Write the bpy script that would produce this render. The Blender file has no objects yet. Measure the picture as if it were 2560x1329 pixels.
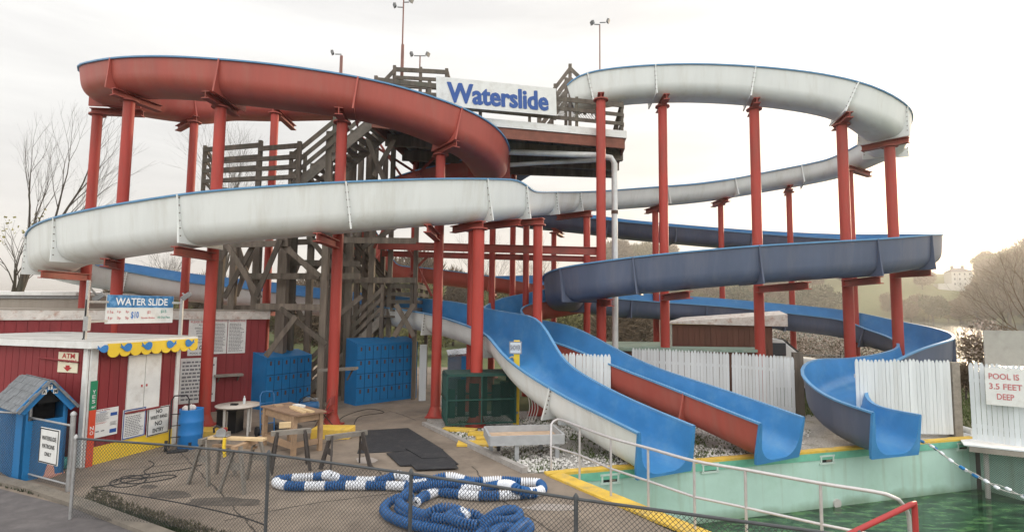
import bpy, bmesh, math, random
from mathutils import Vector, Matrix, noise
from mathutils.geometry import delaunay_2d_cdt
random.seed(7)
R = math.radians
sc = bpy.context.scene
# ------------------------------------------------------------------ camera
F = 1350.0; CH = 3.25; PITCH = R(4.5); ROLL = R(0.6)
cd = bpy.data.cameras.new("camera"); cam = bpy.data.objects.new("camera", cd)
sc.collection.objects.link(cam); sc.camera = cam
cd.sensor_width = 36; cd.lens = 36*F/2560; cd.clip_start = .05; cd.clip_end = 3000
CR = Matrix.Rotation(R(90)+PITCH, 3, 'X') @ Matrix.Rotation(ROLL, 3, 'Z')
cam.matrix_world = Matrix.Translation((0, 0, CH)) @ CR.to_4x4()
CAMP = Vector((0, 0, CH))
# ------------------------------------------------------------------ world, sun, exposure
SUN_AZ = R(43); SUN_EL = R(9)
SD = Vector((math.sin(SUN_AZ)*math.cos(SUN_EL), math.cos(SUN_AZ)*math.cos(SUN_EL), math.sin(SUN_EL)))
w = bpy.data.worlds.new("World"); sc.world = w; w.use_nodes = True
nt = w.node_tree; N = nt.nodes; L = nt.links; N.clear()
def nd(t, **k):
    n = N.new(t)
    for a, b in k.items(): setattr(n, a, b)
    return n
out = nd('ShaderNodeOutputWorld'); sky = nd('ShaderNodeTexSky', sky_type='NISHITA', sun_disc=False)
sky.sun_elevation = SUN_EL; sky.sun_rotation = SUN_AZ; sky.dust_density = 3
b1 = nd('ShaderNodeBackground'); b1.inputs[1].default_value = .12; L.new(sky.outputs[0], b1.inputs[0])
tc = nd('ShaderNodeTexCoord'); mp = nd('ShaderNodeMapping'); mp.inputs['Scale'].default_value = (1.1, 1.1, 7)
L.new(tc.outputs['Generated'], mp.inputs[0])
nz = nd('ShaderNodeTexNoise'); nz.inputs['Scale'].default_value = 1.7; nz.inputs['Detail'].default_value = 7; nz.inputs['Roughness'].default_value = .55
L.new(mp.outputs[0], nz.inputs['Vector'])
cr = nd('ShaderNodeValToRGB'); cr.color_ramp.elements[0].position = .36; cr.color_ramp.elements[1].position = .66
cr.color_ramp.elements[0].color = (.76, .75, .74, 1); cr.color_ramp.elements[1].color = (.96, .95, .925, 1)
L.new(nz.outputs[0], cr.inputs[0])
def vm(op, a, b=None):
    n = nd('ShaderNodeVectorMath', operation=op); L.new(a, n.inputs[0])
    if b is not None:
        if isinstance(b, (tuple, Vector)): n.inputs[1].default_value = tuple(b)
        else: L.new(b, n.inputs[1])
    return n
def mt(op, a, b=None, c=None, clamp=False):
    n = nd('ShaderNodeMath', operation=op, use_clamp=clamp)
    for i, v in enumerate((a, b, c)):
        if v is None: continue
        if isinstance(v, (int, float)): n.inputs[i].default_value = v
        else: L.new(v, n.inputs[i])
    return n.outputs[0]
nrm = vm('NORMALIZE', tc.outputs['Generated']).outputs[0]
dt = vm('DOT_PRODUCT', nrm, SD).outputs['Value']
glow = mt('POWER', mt('MAXIMUM', dt, 0.0), 26.0)
glow2 = mt('POWER', mt('MAXIMUM', dt, 0.0), 5.0)
sp = nd('ShaderNodeSeparateXYZ'); L.new(nrm, sp.inputs[0])
back = mt('MULTIPLY_ADD', sp.outputs[1], -.5, .5)            # 0 ahead of the camera, 1 behind it
hi = mt('MAXIMUM', sp.outputs[2], 0.0)
strg = mt('ADD', mt('MULTIPLY_ADD', mt('POWER', back, 1.3), 1.28, .63), mt('MULTIPLY', mt('POWER', hi, 2.0), .55))
b2 = nd('ShaderNodeBackground'); L.new(cr.outputs[0], b2.inputs[0]); L.new(strg, b2.inputs[1])
mx = nd('ShaderNodeMixShader'); mx.inputs[0].default_value = .9; L.new(b1.outputs[0], mx.inputs[1]); L.new(b2.outputs[0], mx.inputs[2])
b3 = nd('ShaderNodeBackground'); b3.inputs[0].default_value = (1, .80, .52, 1); L.new(mt('MULTIPLY_ADD', glow, .50, mt('MULTIPLY', glow2, .07)), b3.inputs[1])
# warm low band along the horizon
band = mt('POWER', mt('SUBTRACT', 1.0, mt('MULTIPLY', hi, 3.2, clamp=True), clamp=True), 2.0)
b4 = nd('ShaderNodeBackground'); b4.inputs[0].default_value = (1, .66, .42, 1); L.new(mt('MULTIPLY', band, .10), b4.inputs[1])
ad = nd('ShaderNodeAddShader'); L.new(mx.outputs[0], ad.inputs[0]); L.new(b3.outputs[0], ad.inputs[1])
ad2 = nd('ShaderNodeAddShader'); L.new(ad.outputs[0], ad2.inputs[0]); L.new(b4.outputs[0], ad2.inputs[1])
L.new(ad2.outputs[0], out.inputs[0])
sl = bpy.data.lights.new("sun", 'SUN'); sl.energy = 2.3; sl.angle = R(7); sl.color = (1, .80, .56)
so = bpy.data.objects.new("sun", sl); sc.collection.objects.link(so)
so.rotation_euler = (-SD).to_track_quat('-Z', 'Y').to_euler()
sc.view_settings.view_transform = 'Standard'; sc.view_settings.look = 'None'
sc.view_settings.exposure = 0.62; sc.view_settings.gamma = 1
HAZE = .0006
# ------------------------------------------------------------------ helpers
def ray(px, py): return CR @ Vector(((px-1280)/F, -(py-664.5)/F, -1))
def P(px, py, D):
    r = ray(px, py); return CAMP + r*(D/r.y)
def G(px, py, z=0.0):
    r = ray(px, py); return CAMP + r*((z-CH)/r.z)
MATS = {}
def mat(name, col, rough=.6, var=.12, scale=3.0, bump=.0, bscale=40, metal=0, spec=.4, dirt=None, dirt_amt=.0, dscale=1.2, streak=False, coord='Object', orand=.0):
    if name in MATS: return MATS[name]
    m = bpy.data.materials.new(name); m.use_nodes = True; t = m.node_tree; n = t.nodes; l = t.links
    bs = n['Principled BSDF']; bs.inputs['Roughness'].default_value = rough; bs.inputs['Metallic'].default_value = metal
    bs.inputs['Specular IOR Level'].default_value = spec
    tcn = n.new('ShaderNodeTexCoord'); src = tcn.outputs[coord]
    if streak:
        mpn = n.new('ShaderNodeMapping'); mpn.inputs['Scale'].default_value = (1, 1, .12); l.new(src, mpn.inputs[0]); vsrc = mpn.outputs[0]
    else: vsrc = src
    a = n.new('ShaderNodeTexNoise'); a.inputs['Scale'].default_value = scale; a.inputs['Detail'].default_value = 8; a.inputs['Roughness'].default_value = .65; l.new(vsrc, a.inputs['Vector'])
    rmp = n.new('ShaderNodeMapRange'); rmp.inputs['From Min'].default_value = .3; rmp.inputs['From Max'].default_value = .7
    rmp.inputs['To Min'].default_value = 1-var; rmp.inputs['To Max'].default_value = 1+var; l.new(a.outputs[0], rmp.inputs['Value'])
    mul = n.new('ShaderNodeVectorMath'); mul.operation = 'SCALE'; mul.inputs[0].default_value = col[:3]; l.new(rmp.outputs[0], mul.inputs['Scale'])
    last = mul.outputs[0]
    if orand:
        oi = n.new('ShaderNodeObjectInfo'); orr = n.new('ShaderNodeMapRange'); orr.inputs['To Min'].default_value = 1-orand; orr.inputs['To Max'].default_value = 1+orand; l.new(oi.outputs['Random'], orr.inputs['Value'])
        mu2 = n.new('ShaderNodeVectorMath'); mu2.operation = 'SCALE'; l.new(last, mu2.inputs[0]); l.new(orr.outputs[0], mu2.inputs['Scale']); last = mu2.outputs[0]
    if dirt_amt > 0:
        d = n.new('ShaderNodeTexNoise'); d.inputs['Scale'].default_value = dscale; d.inputs['Detail'].default_value = 9; d.inputs['Roughness'].default_value = .7; l.new(vsrc, d.inputs['Vector'])
        dr = n.new('ShaderNodeMapRange'); dr.inputs['From Min'].default_value = .5; dr.inputs['From Max'].default_value = .72; dr.inputs['To Max'].default_value = dirt_amt; l.new(d.outputs[0], dr.inputs['Value'])
        mxx = n.new('ShaderNodeMix'); mxx.data_type = 'RGBA'; l.new(dr.outputs[0], mxx.inputs[0]); l.new(last, mxx.inputs[6]); mxx.inputs[7].default_value = (*dirt, 1); last = mxx.outputs[2]
    l.new(last, bs.inputs['Base Color'])
    if bump > 0:
        bn = n.new('ShaderNodeTexNoise'); bn.inputs['Scale'].default_value = bscale; bn.inputs['Detail'].default_value = 5; l.new(vsrc, bn.inputs['Vector'])
        bp = n.new('ShaderNodeBump'); bp.inputs['Strength'].default_value = bump; bp.inputs['Distance'].default_value = .02; l.new(bn.outputs[0], bp.inputs['Height']); l.new(bp.outputs[0], bs.inputs['Normal'])
    rv = n.new('ShaderNodeMapRange'); rv.inputs['To Min'].default_value = max(.05, rough-.12); rv.inputs['To Max'].default_value = min(1, rough+.15); l.new(a.outputs[0], rv.inputs['Value']); l.new(rv.outputs[0], bs.inputs['Roughness'])
    MATS[name] = m; return m
M = dict(
 fred=mat('red gelcoat', (.40, .088, .068), .5, .14, 1.6, bump=.08, bscale=5, dirt=(.36, .15, .12), dirt_amt=.7, streak=True),
 fwhite=mat('white gelcoat', (.70, .72, .71), .5, .06, 1.5, bump=.06, bscale=5, dirt=(.46, .44, .38), dirt_amt=.5, dscale=1.8, streak=True),
 fdark=mat('navy gelcoat', (.085, .108, .17), .5, .14, 1.5, bump=.08, bscale=5, dirt=(.15, .155, .20), dirt_amt=.75, streak=True),
 fblue=mat('blue lining', (.05, .215, .46), .34, .14, 1.3, bump=.05, bscale=6, dirt=(.12, .30, .50), dirt_amt=.7, dscale=1.6),
 post=mat('red oxide paint', (.40, .047, .034), .55, .22, 2.5, orand=.12, bump=.25, bscale=60, dscale=2.2, dirt=(.20, .07, .05), dirt_amt=.85, streak=True),
 beam=mat('dull red steel', (.30, .06, .045), .6, .2, 3, bump=.2, dirt=(.13, .07, .05), dirt_amt=.7),
 timber=mat('weathered timber', (.155, .128, .105), .85, .45, 5, orand=.3, bump=.5, bscale=30, dirt=(.07, .085, .06), dirt_amt=.6, streak=True),
 timber2=mat('pale weathered timber', (.24, .215, .185), .85, .3, 5, orand=.2, bump=.5, bscale=30, dirt=(.10, .10, .085), dirt_amt=.6),
 wood=mat('fresh wood', (.36, .24, .15), .75, .25, 6, bump=.3, dirt=(.20, .14, .10), dirt_amt=.5),
 plank=mat('pine plank', (.60, .44, .25), .7, .12, 6),
 maroon=mat('maroon boards', (.23, .028, .032), .6, .14, 3, bump=.15, dirt=(.13, .02, .025), dirt_amt=.5, streak=True),
 white=mat('white paint', (.72, .72, .70), .6, .07, 4, bump=.12, dirt=(.40, .36, .31), dirt_amt=.5, dscale=2.5),
 picket=mat('picket white paint', (.64, .67, .69), .65, .1, 6, orand=.07, bump=.2, dirt=(.40, .40, .38), dirt_amt=.5, dscale=3, streak=True),
 yellow=mat('yellow paint', (.68, .45, .07), .7, .15, 4, bump=.2, dirt=(.34, .27, .15), dirt_amt=.8, dscale=3),
 booyel=mat('bright yellow paint', (.80, .55, .04), .5, .05, 4),
 lblue=mat('locker blue paint', (.014, .165, .40), .5, .12, 2.5, dirt=(.03, .10, .22), dirt_amt=.5),
 lblued=mat('locker door gap shade', (.006, .03, .08), .6, .1),
 whale=mat('whale blue paint', (.03, .19, .50), .5, .08, 6),
 black=mat('black rubber', (.018, .018, .02), .75, .3, 8, bump=.3),
 mat_=mat('rubber matting', (.032, .032, .036), .85, .3, 6, bump=.6, bscale=120, dirt=(.08, .075, .07), dirt_amt=.5, dscale=3),
 steel=mat('galvanised steel', (.40, .40, .40), .45, .15, 12, metal=.6, bump=.1),
 dsteel=mat('dull grey steel', (.20, .20, .20), .6, .2, 8),
 rail=mat('aluminium rail', (.52, .50, .50), .42, .08, 10, metal=.35),
 wire=mat('fence wire', (.065, .065, .065), .7, .2, 10, metal=.2),
 gcage=mat('green coated steel', (.012, .055, .045), .55, .15, 8),
 shingle=mat('grey shingles', (.16, .17, .18), .9, .3, 9, bump=.5),
 text_blue=mat('sign blue lettering', (.025, .085, .31), .5, .05),
 text_black=mat('black lettering', (.02, .02, .022), .6, .05),
 text_grey=mat('faded lettering', (.16, .16, .18), .6, .05),
 text_red=mat('red lettering', (.42, .03, .03), .5, .05),
 text_teal=mat('teal lettering', (.10, .33, .27), .5, .05),
 text_pink=mat('faded red lettering', (.52, .16, .17), .5, .05),
 green=mat('green panel', (.02, .22, .11), .5, .05),
 cream=mat('cream panel', (.72, .66, .50), .6, .05, 4),
 skyblue=mat('watery blue banner', (.05, .20, .42), .5, .5, 9, dirt=(.25, .42, .6), dirt_amt=.8, dscale=9),
 concrete=mat('tan concrete', (.235, .190, .150), .9, .22, 1.6, bump=.5, bscale=35, dirt=(.095, .075, .06), dirt_amt=.85, dscale=.5),
 kerb=mat('kerb concrete', (.19, .165, .135), .9, .2, 3, bump=.4, dirt=(.10, .09, .08), dirt_amt=.6),
 asphalt=mat('asphalt', (.115, .105, .105), .95, .2, 4, bump=.6, bscale=90, dirt=(.17, .155, .15), dirt_amt=.5, dscale=2),
 pool=mat('mint pool paint', (.46, .65, .57), .55, .06, 1.2, bump=.1, bscale=12, dirt=(.33, .52, .40), dirt_amt=.55, dscale=1.0),
 grass=mat('turf', (.085, .10, .032), .95, .4, 1.5, bump=.8, bscale=25, dirt=(.12, .10, .05), dirt_amt=.7, dscale=.3),
 ironp=mat('dark iron paint', (.06, .065, .07), .6, .2, 8),
 hill=mat('far turf', (.10, .125, .045), .95, .3, .02, dirt=(.13, .11, .06), dirt_amt=.7, dscale=.03),
 bark=mat('bark', (.075, .062, .052), .9, .3, 6, bump=.5, dirt=(.07, .08, .045), dirt_amt=.5),
 twig=mat('twigs', (.125, .088, .055), .9, .3, 1),
 twig2=mat('olive twigs', (.12, .115, .045), .9, .3, 1),
 ever=mat('evergreen needles', (.045, .06, .03), .9, .4, 1),
 leaf=mat('young leaves', (.24, .22, .07), .8, .3, 2),
 bloom=mat('pale blossom', (.36, .29, .25), .8, .2, 4),
 greenroof=mat('green painted roof', (.21, .29, .24), .85, .25, 3, bump=.3, dirt=(.33, .33, .28), dirt_amt=.6, dscale=2),
 brown=mat('brown cabin boards', (.13, .055, .038), .8, .2, 3, bump=.3, dirt=(.09, .045, .03), dirt_amt=.5, streak=True),
 peeling=mat('peeling white boards', (.62, .58, .54), .8, .15, 6, bump=.3, dirt=(.33, .15, .09), dirt_amt=.9, dscale=5),
 pvc=mat('white pipe', (.62, .63, .62), .5, .1, 3, dirt=(.36, .31, .25), dirt_amt=.6),
 beige=mat('beige container wall', (.30, .265, .225), .8, .08, 2, bump=.1, dirt=(.2, .165, .13), dirt_amt=.5, streak=True),
 dark=mat('dark opening', (.012, .012, .013), .8, .2),
 glass=mat('dark glass', (.06, .07, .08), .12, .1, spec=.8),
 orange=mat('cone orange', (.62, .14, .06), .6, .1), pink=mat('faded cone', (.55, .28, .22), .7, .1),
 barrel=mat('blue plastic', (.02, .17, .46), .4, .08), cloth=mat('pale rags', (.6, .55, .52), .9, .1, 8),
 ropeb=mat('blue floats', (.014, .095, .27), .4, .15), ropew=mat('white floats', (.74, .76, .80), .45, .06),
 housew=mat('far white walls', (.50, .49, .46), .8, .05), slate=mat('far slate roof', (.16, .14, .14), .9, .1),
 carw=mat('white car paint', (.70, .70, .68), .3, .03), tarp=mat('silver lid', (.50, .52, .56), .25, .2, 6, metal=.7, bump=.5, bscale=8),
 bluerail=mat('blue steel', (.03, .13, .30), .5, .1), redpl=mat('dark red plastic', (.25, .03, .03), .5, .1),
 plastic=mat('grey plastic', (.5, .48, .45), .5, .1), creamfoam=mat('old tabletop', (.52, .47, .42), .7, .12, 4, dirt=(.2, .16, .13), dirt_amt=.6),
)
def objcol(name, mesh):
    o = bpy.data.objects.new(name, mesh); sc.collection.objects.link(o); return o
def wloc(o):
    v = Vector((0, 0, 0))
    while o is not None: v += o.location; o = o.parent
    return v
def tag(o, label=None, cat=None, group=None, kind=None):
    if label: o['label'] = label
    if cat: o['category'] = cat
    if group: o['group'] = group
    if kind: o['kind'] = kind
    return o
def thing(name, label, cat, loc, group=None):
    o = bpy.data.objects.new(name, None); sc.collection.objects.link(o); o.location = Vector(loc); o.empty_display_size = .2
    return tag(o, label, cat, group)
def frame(d):
    d = d.normalized(); up = Vector((0, 0, 1)) if abs(d.z) < .95 else Vector((0, 1, 0))
    s = d.cross(up).normalized(); u = s.cross(d).normalized(); return s, u
class MB:
    def __init__(s): s.v = []; s.f = []; s.m = []; s.s = []
    def add(s, vs, fs, mi=0, sm=False):
        b = len(s.v); s.v += [Vector(v) for v in vs]
        for f in fs: s.f.append([b+i for i in f]); s.m.append(mi); s.s.append(sm)
        return s
    def box(s, c, size, x=(1, 0, 0), y=None, z=(0, 0, 1), mi=0):
        c = Vector(c); x = Vector(x).normalized(); z = Vector(z).normalized(); y = Vector(y).normalized() if y is not None else z.cross(x).normalized()
        a, b, d = (i/2 for i in size)
        vs = [c + x*a*i + y*b*j + z*d*k for i in (-1, 1) for j in (-1, 1) for k in (-1, 1)]
        return s.add(vs, [(0, 1, 3, 2), (4, 6, 7, 5), (0, 4, 5, 1), (2, 3, 7, 6), (0, 2, 6, 4), (1, 5, 7, 3)], mi)
    def bar(s, p, q, w, h=None, mi=0):
        p = Vector(p); q = Vector(q); h = h or w; d = q-p; a, u = frame(d)
        return s.box((p+q)/2, (d.length, w, h), d, a, u, mi)
    def tube(s, pts, r, n=8, mi=0, caps=True, sm=True):
        pts = [Vector(p) for p in pts]; rs = r if isinstance(r, (list, tuple)) else [r]*len(pts)
        vs = []; prev = None
        for i, p in enumerate(pts):
            d = (pts[min(i+1, len(pts)-1)] - pts[max(i-1, 0)])
            if prev is None: a, u = frame(d)
            else:
                d.normalize(); a = (prev - d*prev.dot(d))
                a = a.normalized() if a.length > 1e-6 else frame(d)[0]; u = a.cross(d).normalized()
            prev = a
            for k in range(n):
                t = 2*math.pi*k/n; vs.append(p + a*math.cos(t)*rs[i] + u*math.sin(t)*rs[i])
        fs = [(i*n+k, i*n+(k+1) % n, (i+1)*n+(k+1) % n, (i+1)*n+k) for i in range(len(pts)-1) for k in range(n)]
        s.add(vs, fs, mi, sm)
        if caps: s.add(vs[:n], [tuple(range(n))], mi); s.add(vs[-n:], [tuple(range(n))[::-1]], mi)
        return s
    def cyl(s, p, q, r, n=16, mi=0, r2=None): return s.tube([p, q], [r, r if r2 is None else r2], n, mi)
    def lathe(s, c, prof, n=16, mi=0):
        c = Vector(c); vs = []
        for (r, z) in prof:
            for k in range(n): t = 2*math.pi*k/n; vs.append(c+Vector((r*math.cos(t), r*math.sin(t), z)))
        m_ = len(prof); fs = [(i*n+k, i*n+(k+1) % n, (i+1)*n+(k+1) % n, (i+1)*n+k) for i in range(m_-1) for k in range(n)]
        s.add(vs, fs, mi, True); s.add(vs[:n], [tuple(range(n))[::-1]], mi); s.add(vs[-n:], [tuple(range(n))], mi); return s
    def prism(s, pts, ex, mi=0):
        pts = [Vector(p) for p in pts]; ex = Vector(ex); n = len(pts)
        return s.add(pts + [p+ex for p in pts], [tuple(range(n))[::-1], tuple(range(n, 2*n))] + [(i, (i+1) % n, n+(i+1) % n, n+i) for i in range(n)], mi)
    def build(s, name, mats, parent=None, bevel=0, local=False):
        if not isinstance(mats, (list, tuple)): mats = [mats]
        me = bpy.data.meshes.new(name)
        if parent is not None and not local: off = wloc(parent)
        elif parent is None and not local:
            xs = [v.x for v in s.v]; ys = [v.y for v in s.v]; off = Vector(((min(xs)+max(xs))/2, (min(ys)+max(ys))/2, min(v.z for v in s.v)))
        else: off = Vector((0, 0, 0))
        me.from_pydata([v-off for v in s.v], [], s.f)
        for m in mats: me.materials.append(m)
        me.polygons.foreach_set('material_index', s.m); me.polygons.foreach_set('use_smooth', s.s); me.update()
        bm = bmesh.new(); bm.from_mesh(me); bmesh.ops.recalc_face_normals(bm, faces=bm.faces); bm.to_mesh(me); bm.free()
        o = objcol(name, me)
        if parent is not None: o.parent = parent
        elif not local: o.location = off
        if bevel:
            b = o.modifiers.new('bevel', 'BEVEL'); b.width = bevel; b.segments = 2; b.limit_method = 'ANGLE'
        return o
def dup(root, loc, rotz=None, label=None):
    def cp(o, par):
        c = o.copy(); sc.collection.objects.link(c); c.parent = par
        for ch in list(o.children): cp(ch, c)
        return c
    c = cp(root, None); c.location = loc
    if rotz is not None: c.rotation_euler = (0, 0, rotz)
    if label: c['label'] = label
    return c
# flat lettering, as a thin mesh on a panel
TXT = {}
def text_mesh(s, bold=True):
    if s in TXT: return TXT[s]
    c = bpy.data.curves.new('t', 'FONT'); c.body = s; c.extrude = 0; c.offset = .018 if bold else 0; c.resolution_u = 3
    o = bpy.data.objects.new('t', c); sc.collection.objects.link(o); bpy.context.view_layer.update()
    dg = bpy.context.evaluated_depsgraph_get(); me = bpy.data.meshes.new_from_object(o.evaluated_get(dg))
    bpy.data.objects.remove(o)
    vs = [v.co.copy() for v in me.vertices]; fs = [list(p.vertices) for p in me.polygons]; bpy.data.meshes.remove(me)
    x0 = min(v.x for v in vs); x1 = max(v.x for v in vs); y0 = min(v.y for v in vs); y1 = max(v.y for v in vs)
    TXT[s] = (vs, fs, x0, x1, y0, y1); return TXT[s]
class Panel:   # a flat board: lower-left corner o, right vector u, up vector v
    def __init__(s, o, u, v, w, h): s.o = Vector(o); s.u = Vector(u).normalized(); s.n = s.u.cross(Vector(v)).normalized(); s.v = s.n.cross(s.u).normalized(); s.w = w; s.h = h
    def at(s, a, b, d=0): return s.o + s.u*a*s.w + s.v*b*s.h + s.n*d
    def board(s, mb, t=.02, mi=0):
        mb.box(s.at(.5, .5, -t/2), (s.w, s.h, t), s.u, s.v, s.n, mi); return mb
    def rect(s, mb, a0, b0, a1, b1, d=.004, mi=0):
        mb.add([s.at(a0, b0, d), s.at(a1, b0, d), s.at(a1, b1, d), s.at(a0, b1, d)], [(0, 1, 2, 3)], mi); return mb
    def text(s, mb, txt, a0, b0, a1, b1, d=.006, mi=0, slant=0):
        vs, fs, x0, x1, y0, y1 = text_mesh(txt)
        mb.add([s.at(a0+(a1-a0)*((v.x-x0)+slant*(v.y-y0))/(x1-x0), b0+(b1-b0)*(v.y-y0)/(y1-y0), d) for v in vs], fs, mi); return mb
    def lines(s, mb, a0, b0, a1, b1, n, d=.005, mi=0, fill=.45):
        for i in range(n):
            y = b1-(b1-b0)*(i+.5)/n; hh = (b1-b0)/n*fill/2; x = a0
            e = a1-(a1-a0)*random.uniform(0, .3)
            while x < e:
                l_ = random.uniform(.05, .14)*(a1-a0); s.rect(mb, x, y-hh, min(x+l_, e), y+hh, d, mi); x += l_+.03*(a1-a0)
        return mb
UP = Vector((0, 0, 1))
def arc_pts(ctrl, step):
    n = len(ctrl); out = []
    for i in range(n-1):
        p0, p1, p2, p3 = ctrl[max(i-1, 0)], ctrl[i], ctrl[i+1], ctrl[min(i+2, n-1)]
        k = max(2, int((Vector(p2[:3])-Vector(p1[:3])).length/step))
        for j in range(k):
            t = j/k; t2 = t*t; t3 = t2*t
            out.append([.5*((2*b)+(-a+c)*t+(2*a-5*b+4*c-d)*t2+(-a+3*b-3*c+d)*t3) for a, b, c, d in zip(p0, p1, p2, p3)])
    out.append(list(ctrl[-1])); return out
# ------------------------------------------------------------------ flumes
FW = 1.4
def flume(name, label, ctrl, ext, flange_at=3.4, bolts=False, first=1.0, joints=()):
    """ctrl: (side L/R/C, rim|bot, px, py, D, hL, hR)"""
    pts = [Vector(c[2:5]) if c[1] in 'wb' else P(c[2], c[3], c[4]) for c in ctrl]; cen = [p.copy() for p in pts]; n = len(pts)
    for it in range(25):
        new = []
        for i in range(n):
            d = cen[min(i+1, n-1)]-cen[max(i-1, 0)]; d.z = 0
            if d.length < 1e-4: d = Vector((1, 0, 0))
            d.normalize(); left = Vector((-d.y, d.x, 0)); s = ctrl[i][0]
            off = {'L': -left, 'R': left, 'C': left*0}[s]*(FW/2)
            c = pts[i]+off
            if ctrl[i][1] in ('rim', 'w'): c = c - UP*{'L': ctrl[i][5], 'R': ctrl[i][6], 'C': max(ctrl[i][5:7])}[s]
            if ctrl[i][1] == 'b': c = pts[i].copy()
            new.append(cen[i]*.5 + c*.5)
        cen = new
    cc = [[*cen[i], ctrl[i][5], ctrl[i][6]] for i in range(n)]
    sm = arc_pts(cc, .28)
    # smooth the course
    for it in range(4): sm = [sm[0]]+[[.25*a+.5*b+.25*c for a, b, c in zip(sm[i-1], sm[i], sm[i+1])] for i in range(1, len(sm)-1)]+[sm[-1]]
    root = thing(name, label, 'water slide', (sm[-1][0], sm[-1][1], 0))
    def prof(hL, hR, o):
        rr = .42; pr = []
        w2 = FW/2+o; wb = w2-.10
        for k in range(2): pr.append((-(w2-.03*k), hL-(hL-rr)*k*.5))
        for k in range(7):
            t = R(90)*k/6; pr.append((-(wb-rr)-rr*math.cos(t)+(-.04)*(1-k/6), rr-rr*math.sin(t)-o))
        for k in range(7):
            t = R(90)*k/6; pr.append(((wb-rr)+rr*math.sin(t)+.04*(k/6), rr-rr*math.cos(t)-o))
        for k in (1, 0): pr.append(((w2-.03*k), hR-(hR-rr)*k*.5))
        return pr
    fr = []; dist = [0]
    for i in range(len(sm)):
        a = Vector(sm[max(i-1, 0)][:3]); b = Vector(sm[min(i+1, len(sm)-1)][:3]); d = (b-a).normalized()
        h = Vector((d.x, d.y, 0)).normalized(); left = Vector((-h.y, h.x, 0)); up = d.cross(-left).normalized() if False else left.cross(d)*-1
        up = d.cross(left); fr.append((Vector(sm[i][:3]), left, up, sm[i][3], sm[i][4]))
        if i: dist.append(dist[-1]+(fr[i][0]-fr[i-1][0]).length)
    def skin(mb, o, flip):
        vs = []
        for c, left, up, hL, hR in fr:
            for x, y in prof(hL, hR, o): vs.append(c - left*x*1.0 + up*y if False else c + left*(-x) + up*y)
        k = len(prof(1, 1, 0)); fs = [(i*k+j, i*k+j+1, (i+1)*k+j+1, (i+1)*k+j) for i in range(len(fr)-1) for j in range(k-1)]
        mb.add(vs, fs, 0, True)
    # exterior: note left rim is x=-w2 -> + left
    e = MB(); skin(e, .03, 0)
    eo = e.build('shell', ext, root)
    i_ = MB(); skin(i_, 0, 1)
    io = i_.build('lining', M['fblue'], root)
    for side in (0, 1):
        rim = MB(); vs = []
        for c, left, up, hL, hR in fr:
            h = hL if side == 0 else hR; sg = 1 if side == 0 else -1
            for x, y in ((FW/2-.01, -.03), (FW/2-.01, .012), (FW/2+.075, .012), (FW/2+.075, -.03)): vs.append(c + left*sg*x + up*(h+y))
        fs = [(i*4+j, i*4+(j+1) % 4, (i+1)*4+(j+1) % 4, (i+1)*4+j) for i in range(len(fr)-1) for j in range(4)] + [(0, 1, 2, 3), (len(vs)-4, len(vs)-3, len(vs)-2, len(vs)-1)]
        rim.add(vs, fs); rim.build('rim', M['rimblue'], root)
    # joint flanges
    pos = []; nxt = first; forced = set()
    for i in range(len(fr)):
        if dist[i] >= nxt: pos.append(i); nxt += flange_at
    if len(fr)-1-pos[-1] < 6: pos.pop()
    for j in joints:
        q = P(*j); k = min(range(len(fr)), key=lambda i: (fr[i][0]+fr[i][2]*.9-q).length); pos = [i for i in pos if abs(dist[i]-dist[k]) > 2.0 or i in forced] if True else pos; pos.append(k); forced.add(k)
    for i in pos:
        c, left, up, hL, hR = fr[i]; d = up.cross(left).normalized(); pr = prof(hL, hR, .032)
        ow = FW/2+.075; outl = [(-ow, hL+.0)] + [(-ow-.0, .55)] + [(-ow-.02, -.06)] + [(ow+.02, -.06), (ow, .55), (ow, hR)]
        fl = MB()
        # walls of the plate as strips between profile and outline
        inner = [pr[0], pr[2], pr[5], pr[12], pr[15] if len(pr) > 15 else pr[-2], pr[-1]]
        k = len(pr); ip = []; op = []
        for q in range(k):
            x, y = pr[q]; ip.append((x, y))
            if x < 0: op.append((-ow, y) if y > .30 else ((-ow-.02, -.06) if q <= 8 and y > .1 else (min(x*1.25, 0), -.06)))
            else: op.append((ow, y) if y > .30 else ((ow+.02, -.06) if y > .1 else (max(x*1.25, 0), -.06)))
        t_ = .022
        vs = []
        for s_ in (-1, 1):
            for x, y in ip: vs.append(c + left*(-x) + up*y + d*t_*s_)
            for x, y in op: vs.append(c + left*(-x) + up*y + d*t_*s_)
        fs = []
        for q in range(k-1):
            fs += [(q, q+1, k+q+1, k+q), (2*k+q, 3*k+q, 3*k+q+1, 2*k+q+1), (k+q, k+q+1, 3*k+q+1, 3*k+q)]
        fl.add(vs, fs); fo = fl.build('joint_flange', ext, root)
        if bolts and c.y < 22:
            b = MB()
            for sg, h in ((1, hL), (-1, hR)):
                for kk in range(6):
                    yy = .12+(h-.2)*kk/5
                    for s_ in (-1, 1):
                        b.box(c+left*sg*(ow-.035)+up*yy+d*s_*.03, (.024, .024, .016), left, up, d)
            b.build('bolts', M['rust'], fo)
    # squared end plate round the outlet
    c, left, up, hL, hR = fr[-1]; d = up.cross(left).normalized(); pr = prof(hL, hR, -.004); k = len(pr); ow = FW/2+.05; vs = []
    op = [((-ow if x < 0 else ow) if (y > .30) else (math.copysign(min(abs(x)*1.45, ow), x)), y if y > .30 else max(-.05, min(y-.05, (y-.12)*1.6))) for x, y in pr]
    op = [(((-ow if x < 0 else ow), y) if y0 > .18 else (x, -.055)) for (x, y), (x0, y0) in zip(op, pr)]
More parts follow.
